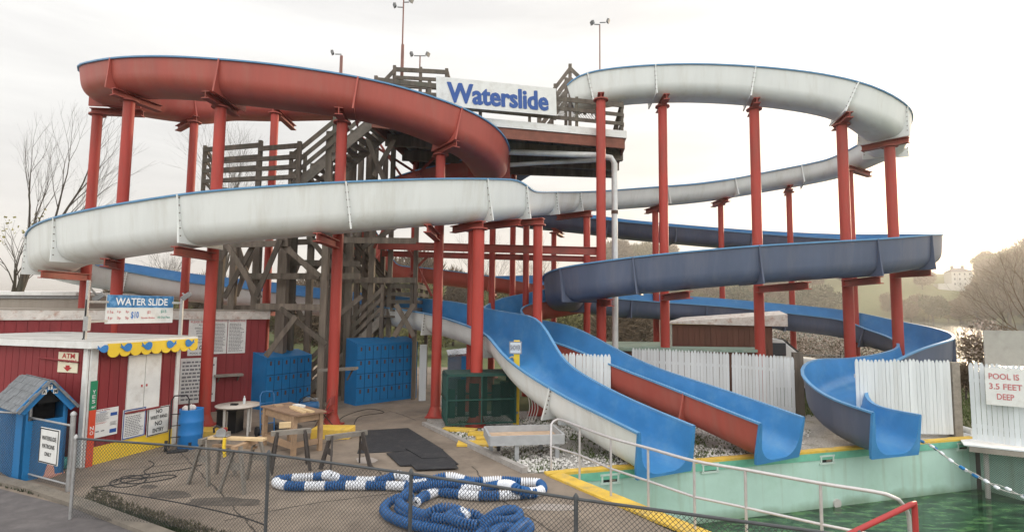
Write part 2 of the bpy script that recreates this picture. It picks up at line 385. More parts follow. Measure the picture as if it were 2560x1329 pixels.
    for s_ in (-1, 1):
        for x, y in pr: vs.append(c + left*(-x) + up*y + d*.03*s_)
        for x, y in op: vs.append(c + left*(-x) + up*y + d*.03*s_)
    fs = []
    for q in range(k-1): fs += [(q, q+1, k+q+1, k+q), (2*k+q, 3*k+q, 3*k+q+1, 2*k+q+1), (k+q, k+q+1, 3*k+q+1, 3*k+q), (q, 2*k+q, 2*k+q+1, q+1)]
    MB().add(vs, fs).build('end_plate', M['fblue'], root)
    return fr, dist, root
M['rimblue'] = mat('pale blue rim', (.10, .26, .46), .4, .1)
M['rust'] = mat('rusty bolts', (.10, .06, .045), .8, .2)
T, S = 1.05, .68
A = [('R','bot',1060,312,22.0,S,S), ('R','bot',960,309,22.0,S,T), ('R','bot',850,308,21.9,.9,T), ('R','bot',700,311,21.8,.9,.95), ('R','bot',570,309,21.7,.9,.9),
 ('R','w',-12.3,21.4,11.33,.9,.88), ('R','w',-13.45,20.3,11.10,.8,.86), ('R','w',-13.95,18.8,10.82,S,.84), ('R','w',-13.78,17.5,10.60,S,.84), ('R','rim',194,175,16.4,S,.82), ('R','rim',216,160,15.6,S,.80), ('R','rim',278,147,15.0,S,.80), ('R','rim',400,142,14.5,S,.82), ('R','rim',541,149,14.25,S,.86), ('R','rim',700,164,14.3,S,.88),
 ('R','rim',885,192,14.5,S,.86), ('R','rim',1030,227,15.0,S,.90), ('R','rim',1160,273,15.8,S,1.0), ('R','rim',1230,312,16.7,S,1.0), ('R','rim',1264,350,17.8,S,1.0), ('R','rim',1271,380,19.0,S,1.0),
 ('C','bot',1215,446,20.7,S,T), ('C','bot',1140,462,21.4,S,T), ('C','bot',1060,478,22.0,S,T), ('C','bot',950,520,22.9,S,T), ('C','bot',890,580,24.2,S,T), ('C','bot',905,650,25.8,S,T),
 ('R','bot',980,694,26.0,S,S), ('R','bot',1042,702,26.0,S,S), ('R','bot',1186,720,26.2,S,S), ('R','bot',1300,738,26.0,T,S), ('C','b',1.9,25.5,3.7,T,S), ('C','b',2.95,24.2,3.55,T,S), ('C','b',3.2,22.8,3.35,T,S), ('C','b',2.6,21.6,3.12,S,T),
 ('C','b',1.5,20.9,2.93,S,T), ('C','b',.55,20.75,2.76,S,T), ('C','b',-.1,20.45,2.6,S,1.0), ('C','b',-.45,19.8,2.37,S,.75), ('C','b',-.2,19.1,2.2,.75,.55), ('C','b',.35,18.55,2.02,.85,.5), ('C','b',.95,17.8,1.83,.95,.55), ('C','b',1.58,17.02,1.65,.95,.68), ('R','rim',1530,913,15.0,S+.1,S+.1), ('R','rim',1700,978,13.45,.8,.8), ('R','rim',1890,1053,11.65,.84,.84)]
B = [('R','rim',1432,211,19.2,S,.8), ('R','rim',1463,184,19.1,S,T), ('R','rim',1550,170,19.0,S,T-.04), ('R','rim',1642,163,18.9,S,T-.04), ('R','rim',1750,161,18.8,S,T-.04), ('R','rim',1897,169,18.4,S,T-.04), ('R','rim',2030,185,17.9,S,T-.04), ('R','rim',2138,207,17.5,S,T-.04), ('R','rim',2232,245,17.6,S,T-.04), ('R','rim',2267,266,18.2,S,T-.04),
 ('R','rim',2279,292,19.3,S,T), ('R','rim',2266,322,20.8,S,T), ('L','rim',2170,351,21.2,S,T), ('L','rim',2093,393,22.3,S,T), ('L','rim',1904,433,23.4,S,T-.1), ('L','rim',1800,453,23.4,S,T-.1), ('L','rim',1700,464,23.0,S,T-.1), ('L','rim',1547,475,21.9,S,S+.2), ('L','rim',1453,480,20.4,S,S), ('L','rim',1393,480,18.9,S+.05,S), ('L','rim',1328,478,17.0,.82,S),
 ('L','rim',1312,452,16.6,T+.08,S), ('L','rim',1206,448,15.2,T+.1,S), ('L','rim',1050,449,14.2,T+.1,S), ('L','rim',875,455,13.5,T+.1,S), ('L','rim',600,472,13.1,T+.1,S), ('L','rim',454,487,13.2,T+.1,S), ('L','rim',280,514,13.7,T+.1,S), ('L','rim',144,543,14.6,T+.1,S), ('L','rim',86,566,15.6,T+.1,S), ('L','rim',68,592,16.9,T+.1,S),
 ('L','rim',88,612,18.1,T,S), ('C','bot',195,712,18.9,T,S), ('R','rim',310,677,19.3,T,S), ('R','rim',450,703,20.1,T,S), ('R','rim',630,723,20.7,T,S), ('R','rim',780,743,20.8,T,S), ('R','rim',920,762,20.5,T,S), ('R','rim',1042,778,18.5,T,S), ('R','rim',1130,800,17.2,T,S), ('R','rim',1195,824,16.1,T+.1,S),
 ('R','rim',1226,842,15.4,T+.2,S), ('R','rim',1244,872,14.8,1.0,S), ('R','rim',1290,918,14.1,.88,S+.05), ('R','rim',1400,985,12.9,.85,.78), ('R','rim',1490,1028,11.9,.86,.86), ('R','rim',1592,1078,10.75,.86,.86)]
C = [('C','bot',1400,395,22.6,S,S), ('C','bot',1320,430,23.6,S,S), ('C','bot',1255,475,24.8,S,S), ('C','bot',1235,530,26.2,T,S), ('C','bot',1285,563,27.0,T,S), ('R','bot',1354,567,26.4,T,S), ('R','bot',1450,577,25.8,T,S), ('R','bot',1548,589,25.4,T,S), ('R','bot',1630,597,25.3,T,S), ('R','bot',1840,616,25.0,T,S), ('R','bot',1990,628,24.4,T,S),
 ('R','bot',2140,640,23.2,T,S), ('C','bot',2270,653,21.2,T,S), ('C','bot',2298,662,19.4,T,S), ('L','rim',2325,587,17.0,T,S), ('L','rim',2290,590,16.5,T,S), ('L','rim',2197,597,16.0,T,S), ('L','rim',2050,605,15.7,T,S), ('L','rim',1907,613,15.5,T,S), ('L','rim',1750,626,15.6,T,S), ('L','rim',1597,641,16.0,T,S), ('L','rim',1498,654,16.5,T,S), ('L','rim',1410,667,17.3,T,S), ('L','rim',1366,682,18.3,T,S),
 ('L','rim',1361,700,19.6,T,S), ('C','bot',1430,778,21.6,T,S), ('R','rim',1546,746,21.7,T,S), ('R','rim',1678,756,22.1,T,S), ('R','rim',1815,766,22.2,T,S), ('R','rim',1960,781,21.8,T,S), ('R','rim',2108,799,20.9,T,S), ('C','b',13.7,20.9,2.0,T,S), ('C','b',14.15,19.9,1.78,T,S), ('C','b',14.12,18.8,1.60,T,S), ('C','b',13.55,17.75,1.42,T,S), ('C','b',12.6,17.05,1.30,T,S), ('C','b',11.5,16.55,1.18,T-.1,S), ('C','b',10.4,16.0,1.05,S+.1,S+.1), ('C','b',9.5,15.6,.85,.6,T), ('C','b',8.82,15.0,.62,.52,T), ('C','b',8.47,14.25,.38,.56,T), ('C','b',8.38,13.5,.22,.72,1.0), ('C','b',8.45,12.95,.13,.8,1.0), ('C','b',8.64,12.42,.08,.85,.98)]
fa = flume('red_water_slide', 'red flume with blue lining, highest loop over the left yard, ending in the middle chute', A, M['fred'], 3.3, first=2.2, joints=((278,147,15.0), (541,149,14.25), (885,192,14.5), (1160,273,15.8)))
fb = flume('white_water_slide', 'white flume with blue lining sweeping over the front and ending in the left chute', B, M['fwhite'], 3.3, bolts=True, joints=((1463,184,19.1), (1642,163,18.9), (1897,169,18.4), (2138,207,17.5), (2267,266,18.2), (144,543,14.6), (454,487,13.2), (875,455,13.5), (1206,448,15.2), (1316,455,16.6), (1393,480,18.9), (1453,480,20.4)))
fc = flume('navy_water_slide', 'dark navy flume with blue lining looping at the right, ending in the right chute', C, M['fdark'], 3.3, joints=((1410,667,17.3), (1597,641,16.0), (1907,613,15.5), (2197,597,16.0), (2325,587,17.0)))
# ------------------------------------------------------------------ support posts
PG = 'red steel posts carrying the flumes'
def support(label, px, py, D, r=.15, z0=0, beam=None, beam_dir=(0, 1, 0), plate=True, y2=None):
    p = P(px, py, D); t = thing('support_post', label, 'steel post', (p.x, p.y, z0), PG)
    MB().cyl((p.x, p.y, z0), (p.x, p.y, p.z-.18), r, 14).build('post', M['post'], t)
    if beam:
        a, b = beam; d = Vector(beam_dir).normalized(); s = Vector((-d.y, d.x, 0))
        m = MB(); z = p.z-.10
        p0 = Vector((p.x, p.y, z))+d*a; p1 = Vector((p.x, p.y, z))+d*b; c = (p0+p1)/2; l = (p1-p0).length
        m.box(c+UP*.09, (l, .2, .02), d, s); m.box(c-UP*.09, (l, .2, .02), d, s); m.box(c, (l, .02, .16), d, s)
        m.build('crossbeam', M['beam'], t)
    if plate:
        MB().box((p.x, p.y, z0+.02), (.5, .5, .04)).cyl((p.x, p.y, z0+.04), (p.x, p.y, z0+.3), r+.09, 14, r2=r+.005).build('base_plate', M['post'], t)
    return t, p
def nearest(fr, x, y, z):
    return min(range(len(fr)), key=lambda i: (fr[i][0]-Vector((x, y, z))).length)
def flpost(fr, label, px, py, D, **k):
    """post under a flume: find the flume section closest to the pixel/depth and put the beam across it"""
    p = P(px, py, D); i = nearest(fr[0], p.x, p.y, p.z); c, left, up, hL, hR = fr[0][i]
    t = thing('support_post', label, 'steel post', (p.x, p.y, 0), PG)
    r = k.get('r', .15); zt = c.z-.06
    top = Vector((p.x, p.y, zt-.2))
    MB().cyl((p.x, p.y, 0), top, r, 14).build('post', M['post'], t)
    MB().cyl((p.x, p.y, zt-.23), (p.x, p.y, zt-.19), r+.1, 14).build('cap_plate', M['beam'], t)
    rel = (Vector((p.x, p.y, 0))-Vector((c.x, c.y, 0))).dot(left)
    rel = max(-1.4, min(1.4, rel)); e0 = min(-.72, rel-.2); e1 = max(.72, rel+.2); cc = c + left*((e0+e1)/2); cc.z = zt-.10
    # keep the beam running over the post
    along = Vector((p.x, p.y, 0))-Vector((c.x, c.y, 0)); al = along - left*rel; cc += al
    m = MB(); l = e1-e0; s = UP.cross(left)
    m.box(cc+UP*.09, (l, .22, .025), left, s); m.box(cc-UP*.09, (l, .22, .025), left, s); m.box(cc, (l, .025, .155), left, s)
    m.build('crossbeam', M['beam'], t)
    MB().box((p.x, p.y, .02), (.55, .55, .04)).cyl((p.x, p.y, .04), (p.x, p.y, .3), r+.10, 14, r2=r+.005).build('base_plate', M['post'], t)
    return t, p
flpost(fa, 'tall red post farthest left, holding the end of the red loop', 244, 285, 17.5)
flpost(fa, 'tall red post second from the left under the red loop', 322, 275, 15.4)
flpost(fa, 'tall red post under the red loop, just right of the ticket booth', 551, 290, 14.95)
flpost(fa, 'tall red post standing on the yellow plinth beside the wooden workbench', 855, 325, 15.1)
flpost(fa, 'red post under the right end of the red loop, left of the green cage', 1102, 380, 16.5)
flpost(fa, 'red post behind, under the back of the red loop, left of the wooden landing', 485, 320, 19.6, r=.14)
flpost(fa, 'red post behind the wooden stairs under the back of the red loop', 686, 318, 19.9, r=.14)
def arm(label, px, py, D, dx, r=.15, ztop=None):
    pass
# white flume: brackets reaching forward from the front posts
def bracket(label, px, py, D, q, fr=None, dy=-1.2):
    fr = fr or fb
    p = P(px, py, D); i = nearest(fr[0], p.x, p.y+dy, p.z); c, left, up, hL, hR = fr[0][i]
    z = c.z-.2; a = Vector((p.x, p.y, z)); b = Vector((c.x, c.y, z)); d = (b-a).normalized(); b += d*.65; s = UP.cross(d); l = (b-a).length; m = (a+b)/2
    o = MB().box(m+UP*.10, (l, .2, .025), d, s).box(m-UP*.10, (l, .2, .025), d, s).box(m, (l, .025, .175), d, s).build('bracket_beam', M['beam'])
    tag(o, label, 'steel beam', 'red bracket beams under the flumes')
bracket('red bracket beam under the white flume at its far left end', 222, 700, 17.5, 0)
bracket('red bracket beam under the white flume on the second post from the left', 295, 655, 15.4, 0)
bracket('red bracket beam under the white flume on the post right of the booth', 537, 610, 14.95, 0)
bracket('red bracket beam under the white flume above the wooden workbench', 845, 575, 15.1, 0)
bracket('red bracket beam under the white flume left of the green cage', 1095, 560, 16.5, 0)
flpost(fb, 'stout red post behind the green cage, under the white flume', 1197, 560, 15.3, r=.17)
flpost(fb, 'red post behind the green cage, slightly left and farther back', 1181, 560, 17.6, r=.13)
flpost(fb, 'red post beside the S bend of the blue-lined chutes', 1345, 550, 17.0, r=.15)
flpost(fb, 'red post under the low-walled straight of the white flume, left of the tall white pipe', 1467, 545, 20.6, r=.13)
flpost(fb, 'red post at the start of the white flume, just left of the tall white pipe', 1502, 270, 18.4, r=.165)
flpost(fb, 'tall red post under the white loop rising beside the green deck', 1656, 262, 19.6, r=.165)
flpost(fb, 'tall red post under the white loop dropping into the picket fence', 1885, 268, 19.0, r=.17)
flpost(fb, 'tall red post under the right side of the white loop, front of a pair', 2103, 292, 18.3, r=.17)
flpost(fb, 'tall red post farthest right, at the outer end of the white loop', 2223, 350, 18.7, r=.17)
flpost(fb, 'red post behind the front one of the pair at the right of the white loop', 2124, 455, 21.6, r=.14)
flpost(fb, 'slim red post in the back row, right of centre, under the white flume', 1972, 475, 23.6, r=.12)
flpost(fb, 'slim red post in the back row behind the brown cabin', 1801, 495, 24.1, r=.12)
flpost(fb, 'red post behind the tall one at the green deck, holding the lower white run', 1638, 512, 23.4, r=.14)
flpost(fb, 'low red post under the back run of the white flume, behind the wooden tower legs', 658, 780, 20.5, r=.12)
flpost(fc, 'slim red post in the middle of the far navy run', 1385, 590, 25.8, r=.13)
flpost(fa, 'slim red post under the far red run, left of the tall pipe', 1282, 745, 25.6, r=.12)
flpost(fa, 'slim red post under the far red run, behind the stout post', 1232, 735, 25.6, r=.12)
bracket('small bracket beam under the near navy run on the tall post at the fence', 1893, 720, 19.0, 0, fc, dy=-2)
bracket('bracket beam under the near navy run on the front post of the right pair', 2110, 700, 18.3, 0, fc, dy=-2)
bracket('long bracket beam under the right end of the near navy run', 2230, 690, 18.7, 0, fc, dy=-.6)
bracket('bracket beam under the left turn of the navy flume', 1503, 760, 18.4, 0, fc)
bracket('bracket beam under the near navy run beside the green roof', 1658, 740, 19.6, 0, fc, dy=-2.5)
# red steel frame behind the white flume
def cbeam(label, a, b, h=.24, w_=.12):
    o = MB().bar(a, b, w_, .02).bar(a+UP*h, b+UP*h, w_, .02).bar(a+UP*h/2, b+UP*h/2, .02, h-.02).build('steel_beam', M['beam']); tag(o, label, 'steel beam', 'red beams of the tower frame')
cbeam('long upper red beam of the steel frame behind the white flume', P(945, 622, 19.5), P(1495, 637, 18.6), .26)
cbeam('lower dark red beam of the steel frame behind the white flume', P(955, 640, 21), P(1500, 655, 20.6), .2)
for k, (px, D, y0) in enumerate(((1040, 21.5, 395), (1232, 20.6, 560), (1284, 22.3, 430), (1316, 20.5, 560))):
    p = P(px, y0, D); o = MB().cyl((p.x, p.y, 0), p, .12, 12).build('tower_column', M['post'])
    tag(o, ['slim red column under the wooden deck, left end', 'slim red column right of the stout post behind the cage', 'slim red column under the middle of the wooden deck', 'slim red column under the white flume right of the deck middle'][k], 'steel post', 'red columns under the wooden deck')
# ------------------------------------------------------------------ wooden tower
DZ = 9.65
FL_, FR_ = P(1000, 270, 17.3), P(1563, 318, 19.0)
fl = Vector((-4.6, 17.0, DZ)); frr = Vector((FR_.x, FR_.y, DZ)); br = Vector((4.4, 23.0, DZ)); bl = Vector((-4.0, 22.4, DZ))
tower = thing('timber_tower', 'weathered grey wooden tower and top deck with a white fascia behind the red loop', 'wooden tower', ((fl.x+br.x)/2, 20, 0))
MB().prism([fl+UP*-.06, frr+UP*-.06, br+UP*-.06, bl+UP*-.06], (0, 0, .06)).build('deck_floor', M['timber2'], tower)
m = MB(); edges = [(fl, frr), (frr, br), (br, bl), (bl, fl)]
for a, b in edges:
    d = (b-a).normalized(); n_ = Vector((d.y, -d.x, 0)); m.box((a+b)/2+n_*.02+UP*-.13, ((b-a).length+.08, .04, .26), d, n_)
m.build('fascia_board', M['white'], tower)
m = MB()
for a, b in edges:
    d = (b-a).normalized(); n_ = Vector((d.y, -d.x, 0)); m.box((a+b)/2+n_*-.05+UP*-.45, ((b-a).length-.1, .08, .36), d, n_)
m.build('rim_joist', M['brownred'] if 'brownred' in M else mat('faded red joist', (.22, .085, .06), .8, .25, 3, bump=.3), tower)
for k in range(1, 16):
    t = k/16; MB().bar(fl.lerp(frr, t)+UP*-.22+Vector((0, .12, 0)), bl.lerp(br, t)+UP*-.22, .07, .3).build('joist', M['timber'], tower)
for t in (.25, .6, .9): MB().bar(fl.lerp(bl, t)+UP*-.62, frr.lerp(br, t)+UP*-.62, .16, .4).build('girder', M['timber'], tower)
def rails(mb, a, b, h=1.1, n=4, post=1.7, pw=.11, first=True, over=.12):
    d = b-a; k = max(1, round(d.length/post)); dn = d.normalized(); s = frame(d)[0]
    for i in range(0 if first else 1, k+1):
        p = a.lerp(b, i/k); q_ = pw*random.uniform(.9, 1.12); mb.box(p+UP*(h+over-.1)/2, (q_, q_, h+over+.1+random.uniform(-.03, .03)))
    for j in range(n):
        z = h*(j+1)/n if n > 1 else h
        mb.bar(a+UP*(z-.05)+s*.06, b+UP*(z-.05)+s*.06, .04, .13)
    mb.bar(a+UP*(h+.03), b+UP*(h+.03), .14, .04)
m = MB(); rails(m, fl+Vector((.1, .1, 0)), frr+Vector((-.1, .1, 0)), 1.0, 3)
rails(m, frr+Vector((-.1, .1, 0)), br+Vector((-.1, -.1, 0)), 1.0, 3, first=False); rails(m, br+Vector((-.1, -.1, 0)), bl+Vector((.1, -.1, 0)), 1.0, 3, first=False); m.build('deck_railing', M['timber'], tower)
# raised starting platforms and their stairs and rails
m = MB(); q0 = P(985, 222, 19.3); z1 = DZ+1.2
pf = [Vector((q0.x, 19.3, z1)), Vector((q0.x+1.9, 19.5, z1)), Vector((q0.x+1.9, 21, z1)), Vector((q0.x, 20.8, z1))]
m.prism([p-UP*.08 for p in pf], (0, 0, .08))
rails(m, pf[0], pf[1], 1.15, 4, 1.0); rails(m, pf[3], pf[2], 1.15, 4, 1.0); rails(m, pf[1], pf[2], 1.15, 4, 1.5)
a = P(928, 240, 18.9); a.z = DZ+.1; rails(m, a, pf[0], 1.15, 3, 1.0); rails(m, a+Vector((.2, 1.3, 0)), pf[3], 1.15, 3, 1.0)
for p in pf: m.box((p.x, p.y, (p.z+DZ)/2), (.12, .12, p.z-DZ))
m.build('raised_platform', M['timber'], tower)
m = MB(); z2 = DZ+1.6
gp = [P(1425, 230, 19.9), P(1500, 228, 19.9), P(1505, 225, 21.3), P(1415, 225, 21.1)]
for g in gp: g.z = z2
m.prism([p-UP*.08 for p in gp], (0, 0, .08))
for p in gp: m.box((p.x, p.y, (p.z+DZ)/2+.4), (.12, .12, p.z-DZ+.8))
a = P(1350, 232, 19.9); a.z = DZ+.05; rails(m, a, gp[0], 1.15, 3, .8); rails(m, a+Vector((0, 1.2, 0)), gp[3], 1.15, 3, .8); rails(m, gp[3], gp[2], 1.15, 3, 1.0)
rails(m, gp[0], gp[0]+Vector((.55, -.1, -.6)), 1.15, 3, .6)
m.build('raised_platform', M['timber'], tower)
# lattice screen next to the sign
lt = MB(); a = P(1395, 290, 18.45); b = P(1418, 292, 18.55); pn = Panel(a, (b-a).normalized(), UP, .34, .9)
for k in range(-8, 9):
    for sg in (1, -1):
        x0 = k/8.0
        pts = [(x0+t, (t if sg == 1 else 1-t)) for t in (0, 1)]
        (ax, ay), (bx, by) = pts
        if bx <= 0 or ax >= 1: continue
        if ax < 0: ay = ay+(by-ay)*(-ax)/(bx-ax); ax = 0
        if bx > 1: by = ay+(by-ay)*(1-ax)/(bx-ax); bx = 1
        lt.bar(pn.at(ax, ay, .004*sg), pn.at(bx, by, .004*sg), .022, .008)
lt.build('lattice_screen', M['timber2'], tower)
lt = MB(); a = P(1432, 298, 18.75); b = P(1500, 303, 18.95); pn = Panel(a, (b-a).normalized(), UP, 1.0, .35)
for k in range(-4, 14):
    for sg in (1, -1): 
        x0 = k*.1; lt.bar(pn.at(max(0, min(1, x0)), 0 if sg == 1 else 1, .004*sg), pn.at(max(0, min(1, x0+.3)), 1 if sg == 1 else 0, .004*sg), .022, .008)
lt.build('lattice_screen', M['timber2'], tower)
# tower legs
legs = [(595, 18.3, 470, .2), (652, 18.0, 470, .22), (718, 18.1, 470, .30), (742, 18.6, 440, .2), (826, 17.4, 330, .2), (838, 18.9, 480, .18), (885, 19.2, 340, .22), (905, 20.2, 345, .18), (940, 19.6, 340, .2), (985, 19.8, 335, .16), (1042, 19.9, 560, .15), (565, 19.2, 470, .16), (780, 19.6, 560, .2), (925, 20.5, 360, .2), (868, 20.2, 400, .2), (965, 21.2, 380, .18)]
for px, D, py, s_ in legs:
    p = P(px, py, D); MB().box((p.x, p.y, p.z/2), (s_, s_, p.z)).build('leg', M['timber'], tower)
br_ = [(560, 600, 650, 745, 17.2), (640, 600, 560, 745, 17.4), (705, 590, 640, 740, 17.1), (690, 600, 800, 690, 17.3), (720, 620, 820, 720, 17.8), (770, 590, 860, 700, 18.4), (860, 590, 770, 690, 18.5), (890, 590, 960, 470, 18.0), (920, 350, 960, 450, 17.6), (985, 350, 935, 440, 17.7), (590, 600, 640, 760, 18.6), (640, 610, 590, 740, 18.7),
 (815, 860, 700, 770, 17.2), (665, 890, 740, 790, 16.9), (830, 800, 905, 740, 18.2), (550, 650, 580, 600, 18.9), (700, 700, 760, 800, 19.2), (750, 650, 700, 770, 19.4), (990, 760, 1035, 840, 18.3), (1035, 760, 985, 840, 18.4), (905, 620, 1000, 560, 19), (800, 480, 860, 560, 19), (860, 480, 800, 560, 19)]
for x0, y0, x1, y1, D in br_: MB().bar(P(x0, y0, D), P(x1, y1, D), .05, .16).build('diagonal_brace', M['timber'], tower)
for x0, y0, x1, y1, D in [(540, 612, 720, 608, 17.25), (600, 690, 900, 690, 17.7), (640, 765, 800, 768, 17.3), (860, 600, 1040, 602, 18.4), (700, 655, 900, 660, 18.4), (650, 610, 850, 600, 19.3), (560, 770, 730, 770, 18.4), (840, 700, 1040, 700, 19.4)]:
    MB().bar(P(x0, y0, D), P(x1, y1, D), .06, .2).build('horizontal_brace', M['timber'], tower)
for x0, y0, x1, y1, D in [(1000, 490, 935, 620, 19.2), (905, 345, 1060, 445, 20), (1070, 640, 1010, 700, 20), (1010, 600, 1080, 740, 20.3), (1100, 380, 1040, 440, 20.2), (940, 345, 1010, 450, 20.6)]:
    MB().bar(P(x0, y0, D), P(x1, y1, D), .05, .09).build('steel_brace', M['beam'], tower)
# landing and stairs
def stair(a, b, w_, side, name='staircase', rail=True):
    """a,b = centre of the foot and the head; side = horizontal vector across"""
    st = MB(); s = Vector(side).normalized(); d = b-a; n_ = max(3, int(abs(d.z)/.19)); hd = Vector((d.x, d.y, 0)).normalized()
    for sg in (-1, 1): st.bar(a+s*sg*w_/2-UP*.12, b+s*sg*w_/2-UP*.12, .05, .28)
    for k in range(n_):
        p = a.lerp(b, (k+.5)/n_); st.box(p, (.28, w_, .045), hd, s)
    so_ = st.build(name, M['timber2'], tower)
    if rail:
        rm = MB()
        for sg in (-1, 1): rails(rm, a+s*sg*(w_/2+.04), b+s*sg*(w_/2+.04), 1.0, 3, 1.6)
        rm.build('stair_railing', M['timber'], tower)
LZ = P(640, 467, 17.2).z
la, lb_, lc, ld = [Vector((P(x, 465, D).x, D, LZ)) for x, D in ((508, 17.9), (745, 16.9), (760, 18.6), (530, 19.4))]
MB().prism([p-UP*.07 for p in (la, lb_, lc, ld)], (0, 0, .07)).bar(la-UP*.2, lb_-UP*.2, .06, .26).bar(ld-UP*.2, lc-UP*.2, .06, .26).bar(la-UP*.2, ld-UP*.2, .06, .26).build('landing', M['timber2'], tower)
m = MB(); mid = la.lerp(lb_, .6); rails(m, la, mid, 1.42, 4, 3); rails(m, mid, lb_, 1.3, 4, 2, first=False); rails(m, la, ld, 1.42, 4, 3, first=False); rails(m, ld, lc, 1.42, 4, 1.6, first=False); m.build('landing_railing', M['timber'], tower)
top = Vector((P(955, 330, 18.2).x, 18.3, DZ-.02)); stair(lb_.lerp(lc, .5), top, 1.3, (.12, 1, 0))
low = Vector((P(1000, 760, 20.2).x, 20.2, 2.95))
m = MB().prism([low+Vector((x, y, -.07)) for x, y in ((-.5, -.7), (.7, -.7), (.7, 1.9), (-.5, 1.9))], (0, 0, .07))
rails(m, low+Vector((.7, -.7, 0)), low+Vector((.7, 1.9, 0)), 1.1, 4); rails(m, low+Vector((-.2, -.7, 0)), low+Vector((.55, -.7, 0)), 1.1, 4, first=False)
for x, y in ((-.5, -.7), (.7, -.7), (.7, 1.9), (-.5, 1.9)): m.box((low.x+x, low.y+y, 1.45), (.14, .14, 2.9))
m.build('lower_landing', M['timber'], tower)
foot = G(850, 1000); foot.z = .05; foot.y = 20.0; foot.x = P(765, 900, 20.0).x
stair(foot, low+Vector((-.5, -.1, 0)), 1.1, (0, 1, 0))
stair(low+Vector((-.4, 1.3, 0)), Vector((lc.x-.2, lc.y+.5, LZ-.1)), 1.1, (0, 1, 0))
# ------------------------------------------------------------------ Waterslide sign
a = P(1092, 263, 16.95); b = P(1392, 289, 18.25); hd = b-a; hd.z = 0
ps = Panel(a, b-a, UP, (b-a).length, .96)
wsn = thing('waterslide_sign', 'big white board reading Waterslide in blue letters on the deck front', 'sign', (a+b)/2)
ps.board(MB(), .04).build('board', M['white'], wsn)
m = MB(); [ps.text(m, 'Waterslide', .085+dx, .14+dy, .925+dx, .83+dy, .012+k*.0003) for k, (dx, dy) in enumerate(((0, 0), (.005, 0), (-.005, 0), (.0025, .012), (-.0025, -.012)))]; m.build('lettering', M['text_blue'], wsn)
# light poles on the tower
def light_pole(px, ybase, ytop, D, label, w_=.05, heads=((-1, 0),), tpx=None):
    p = P(px, ybase, D); q = P(tpx or px, ytop, D); q.x = p.x; t = thing('light_pole', label, 'light pole', p, 'floodlight poles on the tower')
    MB().cyl(p, q, w_, 8, r2=w_*.8).build('pole', M['post2'], t)
    for sx, dz in heads:
        m = MB().bar(q+UP*dz, q+Vector((sx*.22, -.05, dz-.02)), .03); hp = q+Vector((sx*.3, -.1, dz+.02))
        ax = Vector((sx*.8, -.3, -.35)).normalized(); s, u = frame(ax)
        m.build('mounting_arm', M['dsteel'], t)
        MB().box(hp, (.07, .17, .13), ax, s, u).box(hp+ax*.04, (.015, .19, .15), ax, s, u).build('lamp_head', M['dsteel'], t)
M['post2'] = mat('rusty pole', (.24, .12, .10), .7, .25, 4)
light_pole(1003, 250, 112, 19.6, 'thick rusty lower pole carrying the tallest mast behind the left top railing', .07, heads=())
light_pole(1006, 115, -60, 19.6, 'tall thin mast on the tower with two lamps near its top', .03, heads=((1, -1.05), (-1, -1.25)))
light_pole(1500, 300, 62, 20.3, 'thin mast with one floodlight above the start of the white flume', .028, heads=((-1, 0), (1, .08)))
light_pole(850, 240, 140, 19.5, 'short square post with a floodlight behind the red loop', .07, heads=((-1, .06),))
light_pole(1048, 230, 140, 19.9, 'short thin pole with two small lamps on the raised platform', .03, heads=((-1, 0), (1, 0)))
m = MB()
for px, y0, y1, D in ((1187, 200, 182, 17.9), (1309, 205, 190, 18.4)):
    pass
# pipes below the deck
pa = P(1215, 378, 19.2); pb = P(1530, 392, 18.7); pd = P(1536, 420, 18.7)
pts = [P(1160, 376, 19.4), P(1490, 388, 18.8)]; c0 = P(1536, 396, 18.8)
m = MB(); base = Vector((c0.x, c0.y, 0)); m.tube([pts[0], pts[1], (c0.x-.12, c0.y, c0.z+.02), (c0.x, c0.y, c0.z-.18), (c0.x, c0.y, 0)], .105, 12)
w1 = m.build('white_pipe', M['pvc']); tag(w1, 'tall white water pipe rising beside the red posts to under the deck', 'pipe')
m = MB()
for z in (1.6, 4.6, 6.6): m.cyl((c0.x, c0.y, z), (c0.x, c0.y, z+.12), .122, 12)
m.build('pipe_clamp', M['rust'], w1)
o = MB().tube([P(1190, 418, 20.2), P(1340, 408, 19.6), P(1500, 400, 19.3)], .08, 12).build('grey_pipe', M['pvc']); tag(o, 'grey pipe slung under the deck behind the white pipe', 'pipe')
# ------------------------------------------------------------------ ground, pool, water, lake
pA = G(1403, 1186); pB = G(2440, 1097); pC = Vector((14.2, 9.0, 0)); pD = Vector((14.5, 1.0, 0)); pE = Vector((7.6, 3.4, 0)); pF = G(1760, 1331)
pool = [pA, pB, pC, pD, Vector((9, .5, 0)), pE, pF]
WZ = -1.25
def inside(x, y, poly):
    r = False; n = len(poly)
    for i in range(n):
        a, b = poly[i], poly[(i+1) % n]
        if (a.y > y) != (b.y > y) and x < (b.x-a.x)*(y-a.y)/(b.y-a.y)+a.x: r = not r
    return r
def hgt(x, y):
    r = math.hypot(x, y)
    h = -.03
    t = max(0, min(1, (y-24)/26)); h -= 2.6*t*t*(3-2*t)
    lake = max(0, min(1, (x-2)/20))
    if y > 45:
        far = max(0, min(1, (y-320)/140)); far = far*far*(3-2*far)
        sx = max(0, min(1, (x+60)/120)); h += (34*sx+6)*far
        nl = (1-lake)*max(0, min(1, (y-60)/60)); h += nl*2.2
    h += .10*noise.noise(Vector((x*.15, y*.15, 0)))*min(1, max(0, (y-24)/6))
    return h
xs = [-3000, -1200, -600, -300, -160, -90, -60, -40]+[x for x in range(-30, 32, 3)]+[40, 60, 90, 130, 190, 260, 340, 440, 600, 1200, 3000]
